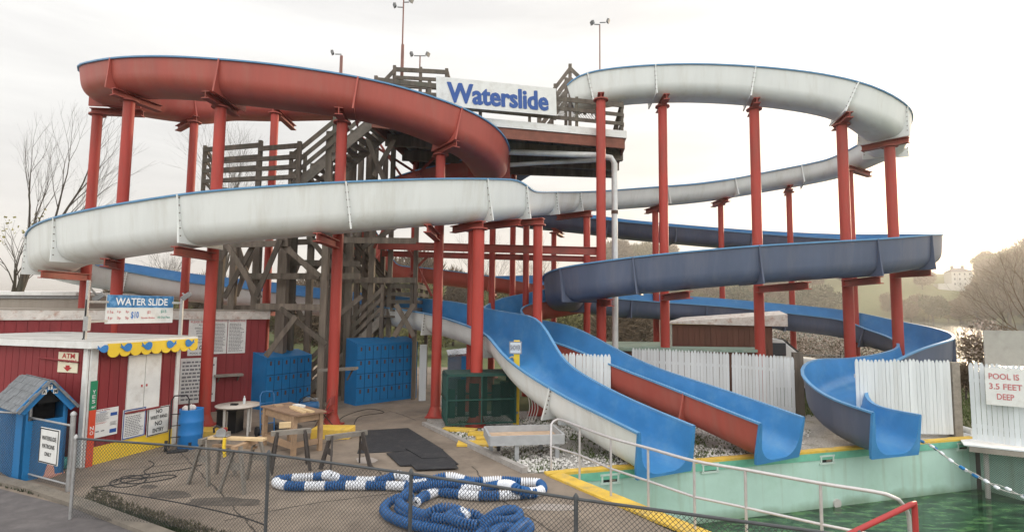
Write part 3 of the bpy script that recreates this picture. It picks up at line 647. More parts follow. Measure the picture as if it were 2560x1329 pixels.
ys = [-3000, -600, -60, -20, -8]+[y for y in range(-4, 60, 3)]+[65, 75, 90, 110, 140, 180, 230, 280, 310, 330, 350, 375, 400, 430, 470, 550, 800, 1500, 3000]
gp_ = [Vector((x+random.uniform(-.01, .01), y+random.uniform(-.01, .01))) for x in xs for y in ys if not inside(x, y, pool)]
n0 = len(pool); vs = [v.to_2d() for v in pool]+gp_
r_ = delaunay_2d_cdt(vs, [(i, (i+1) % n0) for i in range(n0)], [], 0, 1e-5)
gv = [Vector((v.x, v.y, hgt(v.x, v.y))) for v in r_[0]]
gf = [f for f in r_[2] if not inside(sum(gv[i].x for i in f)/3, sum(gv[i].y for i in f)/3, pool)]
g = MB().add(gv, gf, 0, True).build('ground', M['grass']); g['kind'] = 'structure'
def sheet(name, poly, m_, z, kind='structure', depth=0):
    """flat sheet with a soft uneven edge"""
    mb = MB(); pts = []
    n = len(poly)
    for i in range(n):
        a, b = Vector(poly[i]), Vector(poly[(i+1) % n]); k = max(1, int((b-a).length/.35)) if (b-a).length < 14 else 1
        for j in range(k):
            p = a.lerp(b, j/k); p.z = z; pts.append(p)
    mb.add(pts, [tuple(range(len(pts)))]); o = mb.build(name, m_); o['kind'] = kind; return o
cr_a = G(1060, 1062); cr_b = G(1312, 1182)
cp1 = G(1360, 1183); cp2 = G(1700, 1336)
slab = [Vector((-30, 1, 0)), Vector((cp2.x+2.2, 3.5, 0)), cp2, cp1, cr_b, cr_a, G(1100, 985), G(1180, 930), Vector((-2, 30, 0)), Vector((-30, 30, 0))]
sheet('courtyard_paving', slab, M['concrete'], .004)
M['gravel'] = mat('white stone chips', (.42, .40, .375), .95, .55, 24, bump=1.0, bscale=60, dirt=(.10, .11, .06), dirt_amt=.9, dscale=1.3)
sheet('gravel_bed', [cp1, cr_b, cr_a, G(1100, 985), Vector((-1, 17.5, 0)), Vector((9, 18, 0)), Vector((12.5, 14.8, 0)), pB+Vector((0, .1, 0)), pA+Vector((0, .05, 0))], M['gravel'], -.012)
M['wet0'] = mat('joint dirt', (.06, .05, .04), .9, .3, 4)
def seam(pix, label):
    pts = [Vector(c) for c in arc_pts([[*G(x, y)] for x, y in pix], .12)]; mb = MB()
    for i in range(len(pts)-1):
        a, b = pts[i], pts[i+1]; d = (b-a).normalized(); s_ = Vector((-d.y, d.x, 0)); w0 = .012+.012*noise.noise(a*7); w1 = .012+.012*noise.noise(b*7); j = s_*noise.noise(a*3)*.04
        mb.add([a+j-s_*w0+UP*.007, b+j-s_*w1+UP*.007, b+j+s_*w1+UP*.007, a+j+s_*w0+UP*.007], [(0, 1, 2, 3)])
    mb.build('paving_joint', M['wet0'])['kind'] = 'structure'
for pix in (((1180, 1165), (1245, 1240), (1330, 1295), (1410, 1345)), ((250, 1180), (520, 1150), (740, 1120), (880, 1095)), ((880, 1040), (960, 1025), (1040, 1050)), ((560, 1300), (760, 1262), (1000, 1230)), ((905, 1140), (960, 1190), (1010, 1240)), ((640, 1330), (560, 1240), (500, 1180), (440, 1120))): seam(pix, '')
def patch(name, cx, cy, rx, ry, m_, seed, z):
    rnd_ = random.Random(seed); pts = []
    for k in range(36):
        t = 2*math.pi*k/36; f = 1+.35*noise.noise(Vector((math.cos(t)*1.6, math.sin(t)*1.6, seed))); q = G(cx+rx*f*math.cos(t), cy+ry*f*math.sin(t)); pts.append(Vector((q.x, q.y, z)))
    MB().add(pts, [tuple(range(36))]).build(name, m_)['kind'] = 'structure'
M['wet'] = mat('oily stain', (.085, .07, .058), .75, .3, 4, dirt=(.15, .125, .10), dirt_amt=.8, dscale=5); M['worn'] = mat('pale worn paving', (.34, .30, .27), .9, .2, 5, dirt=(.22, .18, .15), dirt_amt=.8, dscale=5)
patch('paving_stain', 425, 1237, 55, 9, M['wet'], 3, .0085); patch('paving_stain', 370, 1216, 20, 5, M['wet'], 4, .0085); patch('worn_patch', 915, 1150, 28, 8, M['worn'], 5, .0085); patch('worn_patch', 1380, 1268, 75, 8, M['worn'], 6, .0085); patch('paving_stain', 560, 1255, 90, 12, M['wet'], 7, .0085); patch('paving_stain', 700, 1068, 60, 12, M['wet'], 8, .0085)
# stones on the gravel: one stuff object
def scatter(name, poly, n_, r0, r1, m_, z=0, label=None, dens=None):
    mb = MB(); x0, x1 = min(p.x for p in poly), max(p.x for p in poly); y0, y1 = min(p.y for p in poly), max(p.y for p in poly); c = 0
    while c < n_:
        x, y = random.uniform(x0, x1), random.uniform(y0, y1)
        if not inside(x, y, poly): continue
        c += 1
        if dens and noise.noise(Vector((x*.9, y*.9, 3)))+.15 < random.uniform(-.2, .3): continue
        r = random.uniform(r0, r1); a = random.uniform(0, 3); p = Vector((x, y, z+r*.3)); e = Vector((math.cos(a), math.sin(a), 0)); f = Vector((-e.y, e.x, 0))
        mb.add([p+e*r, p+f*r*.7, p-e*r*.8, p-f*r*.8, p+UP*r*.7+e*r*.2, p-UP*r*.4], [(0, 1, 4), (1, 2, 4), (2, 3, 4), (3, 0, 4), (1, 0, 5), (2, 1, 5), (3, 2, 5), (0, 3, 5)])
    o = mb.build(name, m_); tag(o, label, 'gravel', kind='stuff'); return o
gpoly = [G(1110, 1075), G(1320, 1180), G(1380, 1180), G(1700, 1158), G(2000, 1128), Vector((8.2, 15, 0)), Vector((2, 16, 0)), G(1180, 1040)]
scatter('stone_chips', gpoly, 9000, .015, .05, mat('pale stone', (.62, .60, .57), .9, .35, 30), 0, 'loose white stone chips around the feet of the chutes', True)
def tufts(name, poly, n_, h, m_, label, z=0, w_=.012, dens=True):
    mb = MB(); x0, x1 = min(p.x for p in poly), max(p.x for p in poly); y0, y1 = min(p.y for p in poly), max(p.y for p in poly); c = 0
    while c < n_:
        x, y = random.uniform(x0, x1), random.uniform(y0, y1)
        if not inside(x, y, poly): continue
        c += 1
        if dens and noise.noise(Vector((x*.8, y*.8, 9))) < random.uniform(-.15, .25): continue
        for k in range(3):
            a = random.uniform(0, 6.28); hh = h*random.uniform(.4, 1.2); p = Vector((x+random.uniform(-.05, .05), y+random.uniform(-.05, .05), z)); e = Vector((math.cos(a), math.sin(a), 0))*w_
            t = p+UP*hh+Vector((math.cos(a*3), math.sin(a*3), 0))*hh*.4; mb.add([p-e, p+e, t], [(0, 1, 2)])
    o = mb.build(name, m_); tag(o, label, 'grass', kind='stuff'); return o
M['weed'] = mat('weeds', (.085, .12, .035), .9, .4, 3)
tufts('weeds', gpoly, 5000, .07, M['weed'], 'sparse green weeds growing through the white stones')
tufts('lawn_grass', [Vector((11.3, 15, 0)), Vector((16, 15, 0)), Vector((26, 30, 0)), Vector((4, 30, 0)), Vector((6, 21, 0))], 9000, .13, M['weed'], 'short green grass behind the white picket fences', w_=.02, dens=False)
# pool walls, coping, water
pw = thing('pool', 'mint green pool basin with a yellow painted edge under the three chute ends', 'pool', pA)
m = MB(); n_ = len(pool)
for i in range(n_):
    a, b = pool[i], pool[(i+1) % n_]; m.add([a+UP*-.16, b+UP*-.16, b+UP*-2.2, a+UP*-2.2], [(0, 1, 2, 3)])
m.build('basin_wall', M['pool'], pw)
m = MB()
for i in (0, 1, 5, 6):
    a, b = pool[i], pool[(i+1) % n_]; d = (b-a).normalized(); s = Vector((d.y, -d.x, 0)); m.add([a+s*.03, b+s*.03, b+s*.03+UP*-.16, a+s*.03+UP*-.16, a+UP*-.16, b+UP*-.16], [(0, 1, 2, 3), (3, 2, 5, 4)])
m.build('gutter_band', mat('green gutter paint', (.16, .46, .33), .6, .2, 3, dirt=(.22, .50, .38), dirt_amt=.7), pw)
m = MB(); d1 = (pB-pA).normalized(); s1 = Vector((-d1.y, d1.x, 0)); d2 = (pF-pA).normalized(); s2 = Vector((d2.y, -d2.x, 0))
def strip(mb, a, b, s, w_, h): 
    k = max(2, int((b-a).length/.4)); top = []
    for i in range(k):
        p, q = a.lerp(b, i/k), a.lerp(b, (i+1)/k); j = random.uniform(-.012, .012)
        mb.prism([p-s*.03, q-s*.03, q+s*(w_+j), p+s*(w_+j)], UP*(h+random.uniform(-.003, .003)))
gaps = [(1581, 1738), (1885, 2030), (2158, 2285)]
strip(m, pA-d1*.3, pB, s1, .17, .05); strip(m, pA, pA+d2*6, s2, .30, .045)
m.build('coping', M['yellow'], pw)
for (x0, y0, x1, y1) in ((1500, 1187, 1548, 1203), (1750, 1158, 1797, 1178), (2046, 1138, 2085, 1156), (2390, 1107, 2420, 1122)):
    t0 = G((x0+x1)/2, y0+8); 
    # point on the back wall under the pixel
    r = ray((x0+x1)/2, (y0+y1)/2); nn = Vector((-d1.y, d1.x, 0)); tt = (pA-CAMP).dot(nn)/r.dot(nn); c = CAMP+r*tt
    sk = MB(); wv, hv = .36, .17
    for a_, b_, sz in ((0, hv/2, (wv+.08, .05, .04)), (0, -hv/2, (wv+.08, .05, .04)), (wv/2, 0, (.04, .05, hv)), (-wv/2, 0, (.04, .05, hv))): sk.box(c+d1*a_+UP*b_-nn*.015, sz, d1, nn)
    so_ = sk.build('skimmer', mat('skimmer frame', (.55, .66, .60), .6, .1), pw)
    MB().box(c-nn*.004, (wv, .01, hv), d1, nn).build('opening', M['dark'], so_)
    MB().box(c-nn*.012+d1*.06, (.14, .01, .1), d1, nn).build('flap', M['concrete'], so_)
c = G(2091, 1262, -1.0)
r = ray(2091, 1257); tt = (pA-CAMP).dot(s1)/r.dot(s1); c = CAMP+r*tt
MB().cyl(c-s1*.04, c+s1*.02, .11, 14).build('drain_ring', M['plastic'], pw)
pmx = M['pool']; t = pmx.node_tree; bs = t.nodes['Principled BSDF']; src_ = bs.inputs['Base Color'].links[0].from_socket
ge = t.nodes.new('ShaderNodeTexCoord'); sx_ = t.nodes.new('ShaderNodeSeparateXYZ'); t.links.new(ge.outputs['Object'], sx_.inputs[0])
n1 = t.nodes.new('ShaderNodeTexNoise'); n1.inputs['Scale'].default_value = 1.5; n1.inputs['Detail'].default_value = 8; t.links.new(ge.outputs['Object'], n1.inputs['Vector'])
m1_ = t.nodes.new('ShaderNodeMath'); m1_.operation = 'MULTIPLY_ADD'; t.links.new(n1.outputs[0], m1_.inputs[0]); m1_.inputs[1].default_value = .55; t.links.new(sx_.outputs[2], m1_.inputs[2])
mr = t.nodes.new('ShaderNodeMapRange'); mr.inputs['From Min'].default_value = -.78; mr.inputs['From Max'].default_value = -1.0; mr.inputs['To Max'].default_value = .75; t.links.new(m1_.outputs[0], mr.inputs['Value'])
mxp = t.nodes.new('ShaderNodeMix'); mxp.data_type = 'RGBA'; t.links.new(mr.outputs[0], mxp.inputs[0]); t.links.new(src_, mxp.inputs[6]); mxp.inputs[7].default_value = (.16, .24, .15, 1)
mps = t.nodes.new('ShaderNodeMapping'); mps.inputs['Scale'].default_value = (3.5, 3.5, .25); t.links.new(ge.outputs['Object'], mps.inputs[0]); n2 = t.nodes.new('ShaderNodeTexNoise'); n2.inputs['Scale'].default_value = 1.6; n2.inputs['Detail'].default_value = 6; t.links.new(mps.outputs[0], n2.inputs['Vector'])
mr2 = t.nodes.new('ShaderNodeMapRange'); mr2.inputs['From Min'].default_value = .56; mr2.inputs['From Max'].default_value = .75; mr2.inputs['To Max'].default_value = .6; t.links.new(n2.outputs[0], mr2.inputs['Value'])
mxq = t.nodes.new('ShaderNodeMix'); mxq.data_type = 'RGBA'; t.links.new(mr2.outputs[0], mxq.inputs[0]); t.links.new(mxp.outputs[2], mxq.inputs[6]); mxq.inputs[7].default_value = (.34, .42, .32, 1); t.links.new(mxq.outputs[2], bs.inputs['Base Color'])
# stagnant water
wm = bpy.data.materials.new('stagnant water'); wm.use_nodes = True; t = wm.node_tree; bs = t.nodes['Principled BSDF']; bs.inputs['Roughness'].default_value = .10
tcn = t.nodes.new('ShaderNodeTexCoord'); mpn = t.nodes.new('ShaderNodeMapping'); mpn.inputs['Scale'].default_value = (.55, 1.5, 1); t.links.new(tcn.outputs['Object'], mpn.inputs[0])
nn_ = t.nodes.new('ShaderNodeTexNoise'); nn_.inputs['Scale'].default_value = 3.2; nn_.inputs['Detail'].default_value = 8; nn_.inputs['Roughness'].default_value = .7; t.links.new(mpn.outputs[0], nn_.inputs['Vector'])
rp = t.nodes.new('ShaderNodeValToRGB'); e = rp.color_ramp.elements; e[0].position = .40; e[0].color = (.010, .022, .014, 1); e[1].position = .62; e[1].color = (.085, .18, .07, 1); ee = e.new(.50); ee.color = (.026, .075, .036, 1); bs.inputs['Specular IOR Level'].default_value = .25
t.links.new(nn_.outputs[0], rp.inputs[0]); t.links.new(rp.outputs[0], bs.inputs['Base Color'])
nb = t.nodes.new('ShaderNodeTexNoise'); nb.inputs['Scale'].default_value = 5; t.links.new(mpn.outputs[0], nb.inputs['Vector']); bp = t.nodes.new('ShaderNodeBump'); bp.inputs['Strength'].default_value = .06; t.links.new(nb.outputs[0], bp.inputs['Height']); t.links.new(bp.outputs[0], bs.inputs['Normal'])
MB().add([Vector((p.x, p.y, WZ)) for p in pool], [tuple(range(n_))]).build('pool_water', wm)['kind'] = 'structure'
MB().add([Vector((p.x, p.y, -2.19)) for p in pool], [tuple(range(n_))]).build('pool_floor', M['pool'])['kind'] = 'structure'
lm = bpy.data.materials.new('lake water'); lm.use_nodes = True; bs = lm.node_tree.nodes['Principled BSDF']; bs.inputs['Base Color'].default_value = (.12, .14, .13, 1); bs.inputs['Roughness'].default_value = .12
t = lm.node_tree; nb = t.nodes.new('ShaderNodeTexNoise'); nb.inputs['Scale'].default_value = .8; tcn = t.nodes.new('ShaderNodeTexCoord'); t.links.new(tcn.outputs['Object'], nb.inputs['Vector']); bp = t.nodes.new('ShaderNodeBump'); bp.inputs['Strength'].default_value = .25; bp.inputs['Distance'].default_value = .1; t.links.new(nb.outputs[0], bp.inputs['Height']); t.links.new(bp.outputs[0], bs.inputs['Normal'])
MB().add([(4, 40, -2.15), (900, 40, -2.15), (900, 420, -2.15), (4, 420, -2.15)], [(0, 1, 2, 3)]).build('lake', lm)['kind'] = 'structure'
# road, kerb, weeds at the lower left
rd = [G(-700, 1150), G(0, 1222), G(110, 1250), G(240, 1283), G(400, 1320), G(560, 1372), Vector((-2.5, 3, 0)), Vector((-20, 2, 0))]
rd[0] = Vector((-20, 11.2, 0)); sheet('road', rd, M['asphalt'], .010)
kb = [G(-300, 1158), G(0, 1196), G(110, 1222), G(230, 1262), G(330, 1300), G(450, 1345), G(620, 1420)]
m = MB()
for a, b in zip(kb[:-1], kb[1:]):
    d = (b-a).normalized(); s = Vector((d.y, -d.x, 0)); m.prism([a-s*.0, b-s*.0, b+s*.22, a+s*.22], UP*.07)
k_ = m.build('kerb', M['kerb']); k_['kind'] = 'structure'
tufts('kerb_weeds', [G(-300, 1180), G(0, 1212), G(110, 1240), G(240, 1275), G(450, 1345), G(520, 1345), G(250, 1262), G(110, 1228), G(0, 1200), G(-300, 1166)], 2500, .07, mat('dark weeds', (.03, .042, .02), .9, .4, 3), 'dark weeds along the road side of the kerb', dens=False)
tufts('fence_weeds', [G(240, 1215), G(330, 1262), G(520, 1320), G(620, 1345), G(430, 1325), G(300, 1290), G(210, 1250)], 700, .05, mat('dry weeds', (.09, .08, .045), .9, .4, 3), 'dry dark weeds under the near chain link fence', dens=False)
# timber edge between paving and stones
o = MB().bar(cr_a+UP*.03, cr_b+UP*.05, .13, .13).build('edging_timber', mat('pale edging timber', (.33, .31, .29), .85, .25, 5, bump=.4)); tag(o, 'long pale timber edging the white stones beside the paving', 'timber edging')
# ------------------------------------------------------------------ ticket booth
b0 = G(206, 1168); b1 = G(433, 1107); bu = (b1-b0).normalized(); bn = Vector((bu.y, -bu.x, 0)); bw = (b1-b0).length; BH = 2.36; BD = 4.2
booth = thing('ticket_booth', 'small maroon ticket booth with white shutters, yellow base and scalloped yellow awning', 'ticket booth', b0)
pf_ = Panel(b0, bu, UP, bw, BH)
bb0 = b0-bn*BD; 
m = MB(); m.prism([b0, b1, b1-bn*BD, bb0], UP*BH); m.build('wall', M['maroon'], booth)
# batten grooves as raised boards
m = MB()
nb_ = int(bw/.2)
for k in range(nb_): m.box(pf_.at((k+.5)/nb_, .53, .006), (bw/nb_-.012, .02, BH*.93), bu, bn)
nb_ = int(BD/.2)
for k in range(nb_): m.box(b0-bn*(BD*(k+.5)/nb_)-bu*.006+UP*(BH*.5), (BD/nb_-.012, .02, BH*.99), bn, bu)
m.build('siding_boards', M['maroon'], booth)
MB().box(pf_.at(.5, .075, .012), (bw, .034, BH*.15), bu, bn).build('plinth_board', M['booyel'], booth)
m = MB()
MB().box(pf_.at(.03, .5, .03), (.14, .04, BH), bu, bn).build('corner_board', M['white'], booth); MB().box(pf_.at(.985, .5, .03), (.10, .04, BH), bu, bn).build('corner_board', M['white'], booth); MB().box(b0-bn*.06-bu*.03+UP*BH/2, (.12, .04, BH-.01), bn, bu).build('corner_board', M['white'], booth)
ov = .22; r0 = b0-bu*.15+bn*ov; r1 = b1+bu*.32+bn*ov; r2 = b1+bu*.32-bn*(BD+.2); r3 = b0-bu*.15-bn*(BD+.2)
MB().prism([p+UP*(BH+.002) for p in (r0, r1, r2, r3)], UP*.13).build('fascia', M['white'], booth)
MB().prism([p+UP*(BH+.134) for p in (r0.lerp(r2, .01), r1.lerp(r3, .01), r2.lerp(r0, .01), r3.lerp(r1, .01))], UP*.02).build('roof_sheet', mat('white roof felt', (.45, .44, .42), .8, .15, 3, dirt=(.2, .19, .17), dirt_amt=.7), booth)
# shutters
for a0, a1 in ((.385, .575), (.582, .765)):
    sh = MB(); pf_.rect(sh, 0, 0, .001, .001); sh = MB(); sh.box(pf_.at((a0+a1)/2, .655, .035), ((a1-a0)*bw, .03, BH*.51), bu, bn); s_ = sh.build('shutter', M['white'], booth)
    MB().box(pf_.at(a0+.02 if a0 > .5 else a1-.03, .62, .055), (.03, .012, .05), bu, bn).build('latch', M['text_red'], s_)
MB().box(pf_.at(.575, .392, .045), (.40*bw, .06, .035), bu, bn).build('counter_ledge', M['maroon'], booth)
# awning: scallops and whale cut-outs
aw = MB(); A0, A1 = .06, 1.14; ns = 9
pa_ = Panel(b0+bn*(ov+.012), bu, UP, bw, BH)
for k in range(ns):
    a = A0+.02+(A1-A0)*(k+.0)/ns*.985; wd = (A1-A0)/ns*.985; c = a+wd/2; rr = wd*bw/2
    pts = [pa_.at(c, .985, 0)+bu*(-rr)+UP*.12, pa_.at(c, .985, 0)+bu*(-rr)-UP*.06]
    for j in range(1, 10): t = math.pi*j/10; pts.append(pa_.at(c, .985, 0)-bu*rr*math.cos(t)-UP*(.06+rr*.85*math.sin(t)))
    pts += [pa_.at(c, .985, 0)+bu*rr-UP*.06, pa_.at(c, .985, 0)+bu*rr+UP*.12]
    aw.prism(pts[::-1], bn*.022)
awn = aw.build('scalloped_valance', M['booyel'], booth)
for k in range(5):
    a = [.03, .27, .50, .78, 1.02][k]; f = 1 if k in (0, 1, 2) else -1; c = pa_.at(a, 1.0, .026); s = .085 if k else .075
    out_ = [(1.25, .1), (1.2, .75), (.8, 1.1), (.2, 1.15), (-.35, .8), (-.8, .35), (-1.15, .55), (-1.6, 1.1), (-1.5, .5), (-1.75, .15), (-1.3, .05), (-1.0, -.25), (-.5, -.7), (.2, -.95), (.9, -.7)]
    MB().prism([c+bu*x*s*f*1.0+UP*(y*s-.02) for x, y in (out_ if f < 0 else out_[::-1])], bn*.014).build('whale_cutout', M['whale'], booth)
def sign(name, label, quad, D, m_board, texts, cat='sign', group=None, border=None, lines=(), blocks=(), t=.015, up=None):
    """quad: (x0,y_bottom_left, x1,y_bottom_right, height px at left) placed in plane through a, b"""
    a, b, h = quad; u = b-a; rt = thing(name, label, cat, a.lerp(b, .5), group); pn = Panel(a, u, up or UP, u.length, h)
    pn.board(MB(), t).build('board', m_board, rt)
    if border:
        m = MB(); bw_ = .02*1.0; ax = bw_/pn.w; ay = bw_/pn.h; e_ = .012
        for r4 in ((e_, e_, 1-e_, e_+ay), (e_, 1-e_-ay, 1-e_, 1-e_), (e_, e_+ay, e_+ax, 1-e_-ay), (1-e_-ax, e_+ay, 1-e_, 1-e_-ay)): pn.rect(m, *r4, d=.003)
        m.build('border_line', border, rt)
    for (mm, items) in texts:
        m = MB()
        for it in items: pn.text(m, *it)
        m.build('lettering', mm, rt)
    for (mm, items) in lines:
        m = MB()
        for it in items: pn.lines(m, *it)
        m.build('small_print', mm, rt)
    for (mm, items) in blocks:
        m = MB()
        for it in items: pn.rect(m, *it)
        m.build('printed_block', mm, rt)
    return rt, pn
def onfront(px, py, d=.05):   # point on the booth front under a pixel
    r = ray(px, py); o = b0+bn*d; tt = (o-CAMP).dot(bn)/r.dot(bn); return CAMP+r*tt
a = onfront(232, 1096); b = onfront(292, 1088); b.z = a.z
sign('safety_notice', 'white notice with coloured boxes at the left of the booth front', (a, b, 2*(onfront(232, 1060)-onfront(232, 1096)).z if False else (onfront(232, 1026)-a).z), 0, M['white'],
     [(M['text_red'], [('Pool & Safety', .06, .93, .62, .985)]), (M['text_blue'], [('Guide', .2, .875, .48, .92)])], lines=[(M['text_grey'], [(.06, .55, .6, .86, 11), (.66, .35, .95, .5, 4)]), (M['text_red'], [(.06, .48, .6, .53, 2)])],
     blocks=[(M['text_blue'], [(.66, .70, .95, .82), (.66, .08, .95, .22)]), (M['text_grey'], [(.08, .2, .22, .24), (.3, .2, .44, .24)])])
a = onfront(304, 1100); b = onfront(361, 1092); b.z = a.z
sign('rules_notice', 'white waterslide rules notice in the middle under the booth shutters', (a, b, (onfront(304, 1026)-a).z), 0, M['white'], [(M['text_grey'], [('WATERSLIDE RULES', .1, .83, .9, .92)])], lines=[(M['text_grey'], [(.1, .08, .9, .78, 12)])], border=M['text_blue'])
a = onfront(366, 1092); b = onfront(421, 1081); b.z = a.z
sign('wristband_sign', 'white sign reading no wrist band no entry, at the right of the booth front', (a, b, (onfront(366, 1022)-a).z), 0, M['white'],
     [(M['text_black'], [('NO', .36, .78, .64, .92), ('WRIST BAND', .12, .58, .88, .71), ('NO', .34, .34, .66, .50), ('ENTRY', .25, .1, .75, .25)])], border=M['text_black'])
# height gauge board at the corner
hg = thing('height_gauge', 'green and red height gauge board reading yes and no on the booth corner', 'height gauge', b0+bn*.08)
pg = Panel(b0+bn*.075+bu*.0, bu, UP, .13, 1.72)
MB().box(pg.at(.5, .325, 0), (.13, .02, 1.12), bu, bn).build('red_board', mat('orange red paint', (.60, .07, .03), .5, .08), hg); MB().box(pg.at(.5, .82, 0), (.13, .02, .58), bu, bn).build('green_board', M['green'], hg)
m = MB(); pg.text(m, 'NO', .1, .40, .9, .455, .014); pg.text(m, 'YES', .12, .80, .88, .845, .014)
m = MB()
for i, ch in enumerate('YES'): pg.text(m, ch, .25, .84-i*.055, .75, .84-i*.055+.042, .014)
for i, ch in enumerate('NO'): pg.text(m, ch, .22, .42-i*.055, .78, .42-i*.055+.045, .014)
pg.text(m, '44"', .2, .67, .85, .70, .014)
m.build('lettering', M['white'], hg)
# ATM sign on the booth side
an = -bu
def onside(px, py, d=.04):
    r = ray(px, py); o = b0-bu*d; tt = (o-CAMP).dot(bu)/r.dot(bu); return CAMP+r*tt
a = onside(143, 929); b = onside(192, 935); b.z = a.z; h_ = (onside(147, 879)-onside(143, 929)).z
rt, pn = sign('atm_sign', 'cream sign reading ATM available with a red arrow, high on the booth side', (a, b, h_), 0, M['cream'], [(M['text_red'], [('ATM', .2, .70, .85, .95), ('AVAILABLE', .08, .50, .95, .64)])])
m = MB(); pn.rect(m, .42, .24, .62, .36, .006); m.add([pn.at(.3, .26, .006), pn.at(.52, .06, .006), pn.at(.74, .26, .006)], [(0, 1, 2)]); m.build('arrow', M['text_red'], rt)
a = onside(97, 893, .06); b = onside(196, 905, .06); o = MB().tube([a, b], .018, 8).build('conduit', M['maroon']); tag(o, 'thin maroon conduit across the booth side by the ATM sign', 'conduit')
# ------------------------------------------------------------------ price sign on two poles
pp0 = P(222, 700, 11.3); pp1 = P(457, 720, 13.4)
m = thing('sign_pole', 'tall grey pole at the booth corner carrying the left end of the price sign', 'pole', (pp0.x, pp0.y, BH-.4), 'price sign poles')
MB().box((pp0.x, pp0.y, (BH-.5+pp0.z)/2), (.05, .05, pp0.z-BH+.5)).build('post', M['steel'], m)
MB().box((pp0.x+.05, pp0.y-.03, pp0.z-.9), (.1, .08, .3)).build('junction_box', M['steel'], m)
MB().tube([(pp0.x, pp0.y-.03, pp0.z-.4), (pp0.x+.02, pp0.y-.05, BH+.2), (pp0.x-.1, pp0.y-.1, BH-.05), (pp0.x-.02, pp0.y, BH-.4)], .012, 6).build('cable', M['black'], m)
m = thing('sign_pole', 'short grey pole behind the booth roof carrying the right end of the price sign', 'pole', (pp1.x, pp1.y, BH), 'price sign poles')
MB().box((pp1.x, pp1.y, (BH+P(457, 745, 13.4).z)/2), (.07, .05, P(457, 745, 13.4).z-BH)).build('post', M['steel'], m)
a = P(263, 809, 12.0); b = P(431, 803, 13.3); b.z = a.z; hh = P(266, 736, 12.0).z-a.z
rt, pn = sign('price_sign', 'water slide price board with a watery blue header on poles above the booth', (a, b, hh), 0, M['white'],
  [(M['white2'] if 'white2' in M else mat('bright lettering', (.85, .85, .85), .5, .03), [('WATER SLIDE', .12, .64, .90, .90, .010)]),
   (M['text_pink'], [('11a', .02, .36, .10, .46), ('1p', .155, .36, .205, .46), ('3p', .27, .36, .32, .46), ('1p', .03, .13, .09, .25), ('3p', .155, .13, .205, .25), ('5p', .27, .13, .32, .25), ('$3', .59, .33, .64, .45), ('Single Rides', .50, .14, .71, .23)]),
   (M['text_blue2'] if 'text_blue2' in M else mat('bright blue lettering', (.03, .16, .48), .5, .05), [('$10', .35, .15, .465, .42)]), (M['text_teal'], [('$15', .80, .36, .89, .48), ('All Day Pass', .75, .15, .95, .25)])], t=.03)
m = MB(); pn.rect(m, 0.003, .56, .997, .997, .003); m.build('header_banner', M['skyblue'], rt)
tgt = pn.at(.5, .0, .0)
for k, (px, py, D, wd) in enumerate(((246, 742, 12.0, .30), (465, 740, 13.4, .30))):
    c = P(px, py, D); l = thing('floodlight', ['flat floodlight beside the left end of the price sign', 'flat floodlight above the right end of the price sign'][k], 'floodlight', c, 'floodlights of the price sign')
    ax = Vector((.35, .25, -.5)).normalized(); s, u = frame(ax); MB().box(c, (.10, .34, .22), ax, s, u).build('housing', M['dsteel'], l)
    MB().box(c+ax*.056, (.012, .29, .17), ax, s, u).build('lens', M['glass'], l); MB().bar(c, (pp0 if k == 0 else pp1)-UP*.12, .03).build('mounting_arm', M['steel'], l)
m = MB(); q = Vector((pp0.x, pp0.y, a.z+hh*.75)); m.bar(q, pn.at(.03, .75, -.03), .05).bar(Vector((pp0.x, pp0.y, a.z+hh*.1)), pn.at(.03, .1, -.03), .05).bar(pn.at(.97, .75, -.03), Vector((pp1.x, pp1.y, a.z+hh*.75)), .05); m.build('mounting_rail', M['steel'], rt)
# ------------------------------------------------------------------ long building behind
w1_ = Vector((-8.0, 17.7, 0)); wd_ = Vector((-.8, -.6, 0)).normalized(); w0_ = w1_+wd_*7.6; wu = -wd_; wn = Vector((wu.y, -wu.x, 0))
bld = thing('long_shed', 'long maroon shed with peeling white trim and posted rules behind the ticket booth', 'shed', w0_)
BL = 7.6; HB = 3.0
MB().prism([w0_, w1_, w1_-wn*3, w0_-wn*3], UP*HB).build('wall', M['maroon'], bld)
m = MB(); nb_ = int(BL/.22)
for k in range(nb_): m.box(w0_+wu*BL*(k+.5)/nb_+wn*.006+UP*HB/2, (BL/nb_-.012, .02, HB), wu, wn)
m.build('siding_boards', M['maroon'], bld)
MB().box(w0_+wu*BL/2+wn*.05+UP*(HB-.05), (BL+.2, .07, .26), wu, wn).build('trim_board', M['peeling'], bld)
MB().prism([p+UP*(HB+.085) for p in (w0_-wu*.1+wn*.1, w1_+wu*.1+wn*.1, w1_+wu*.1-wn*3.1, w0_-wu*.1-wn*3.1)], UP*.03).build('roof_sheet', M['beige'], bld)
def onwall(px, py, d=.03):
    r = ray(px, py); o = w0_+wn*d; tt = (o-CAMP).dot(wn)/r.dot(wn); return CAMP+r*tt
def wsign(name, label, x0, yb, x1, yt, *a_, **k_):
    a = onwall(x0, yb); b = onwall(x1, yb); b.z = a.z; return sign(name, label, (a, b, (onwall(x0, yt)-a).z), 0, *a_, **k_)
wsign('items_notice', 'white notice asking riders to remove glasses and jewelry, partly behind a red post', 468, 889, 528, 798, M['white'], [(M['text_pink'], [('PLEASE REMOVE', .08, .90, .92, .96)]), (M['text_grey'], [('ALL', .4, .82, .58, .87), ('EYEGLASSES', .25, .73, .8, .78), ('WATCHES', .3, .65, .75, .70), ('JEWELRY', .32, .58, .72, .63), ('BARRETTES', .25, .5, .8, .55), ('HATS', .4, .42, .62, .47), ('SHOES', .36, .34, .66, .39), ('POOL IS 3-1/2', .1, .04, .9, .09)]), (M['text_black'], [('NO GUM', .1, .16, .9, .28)])])
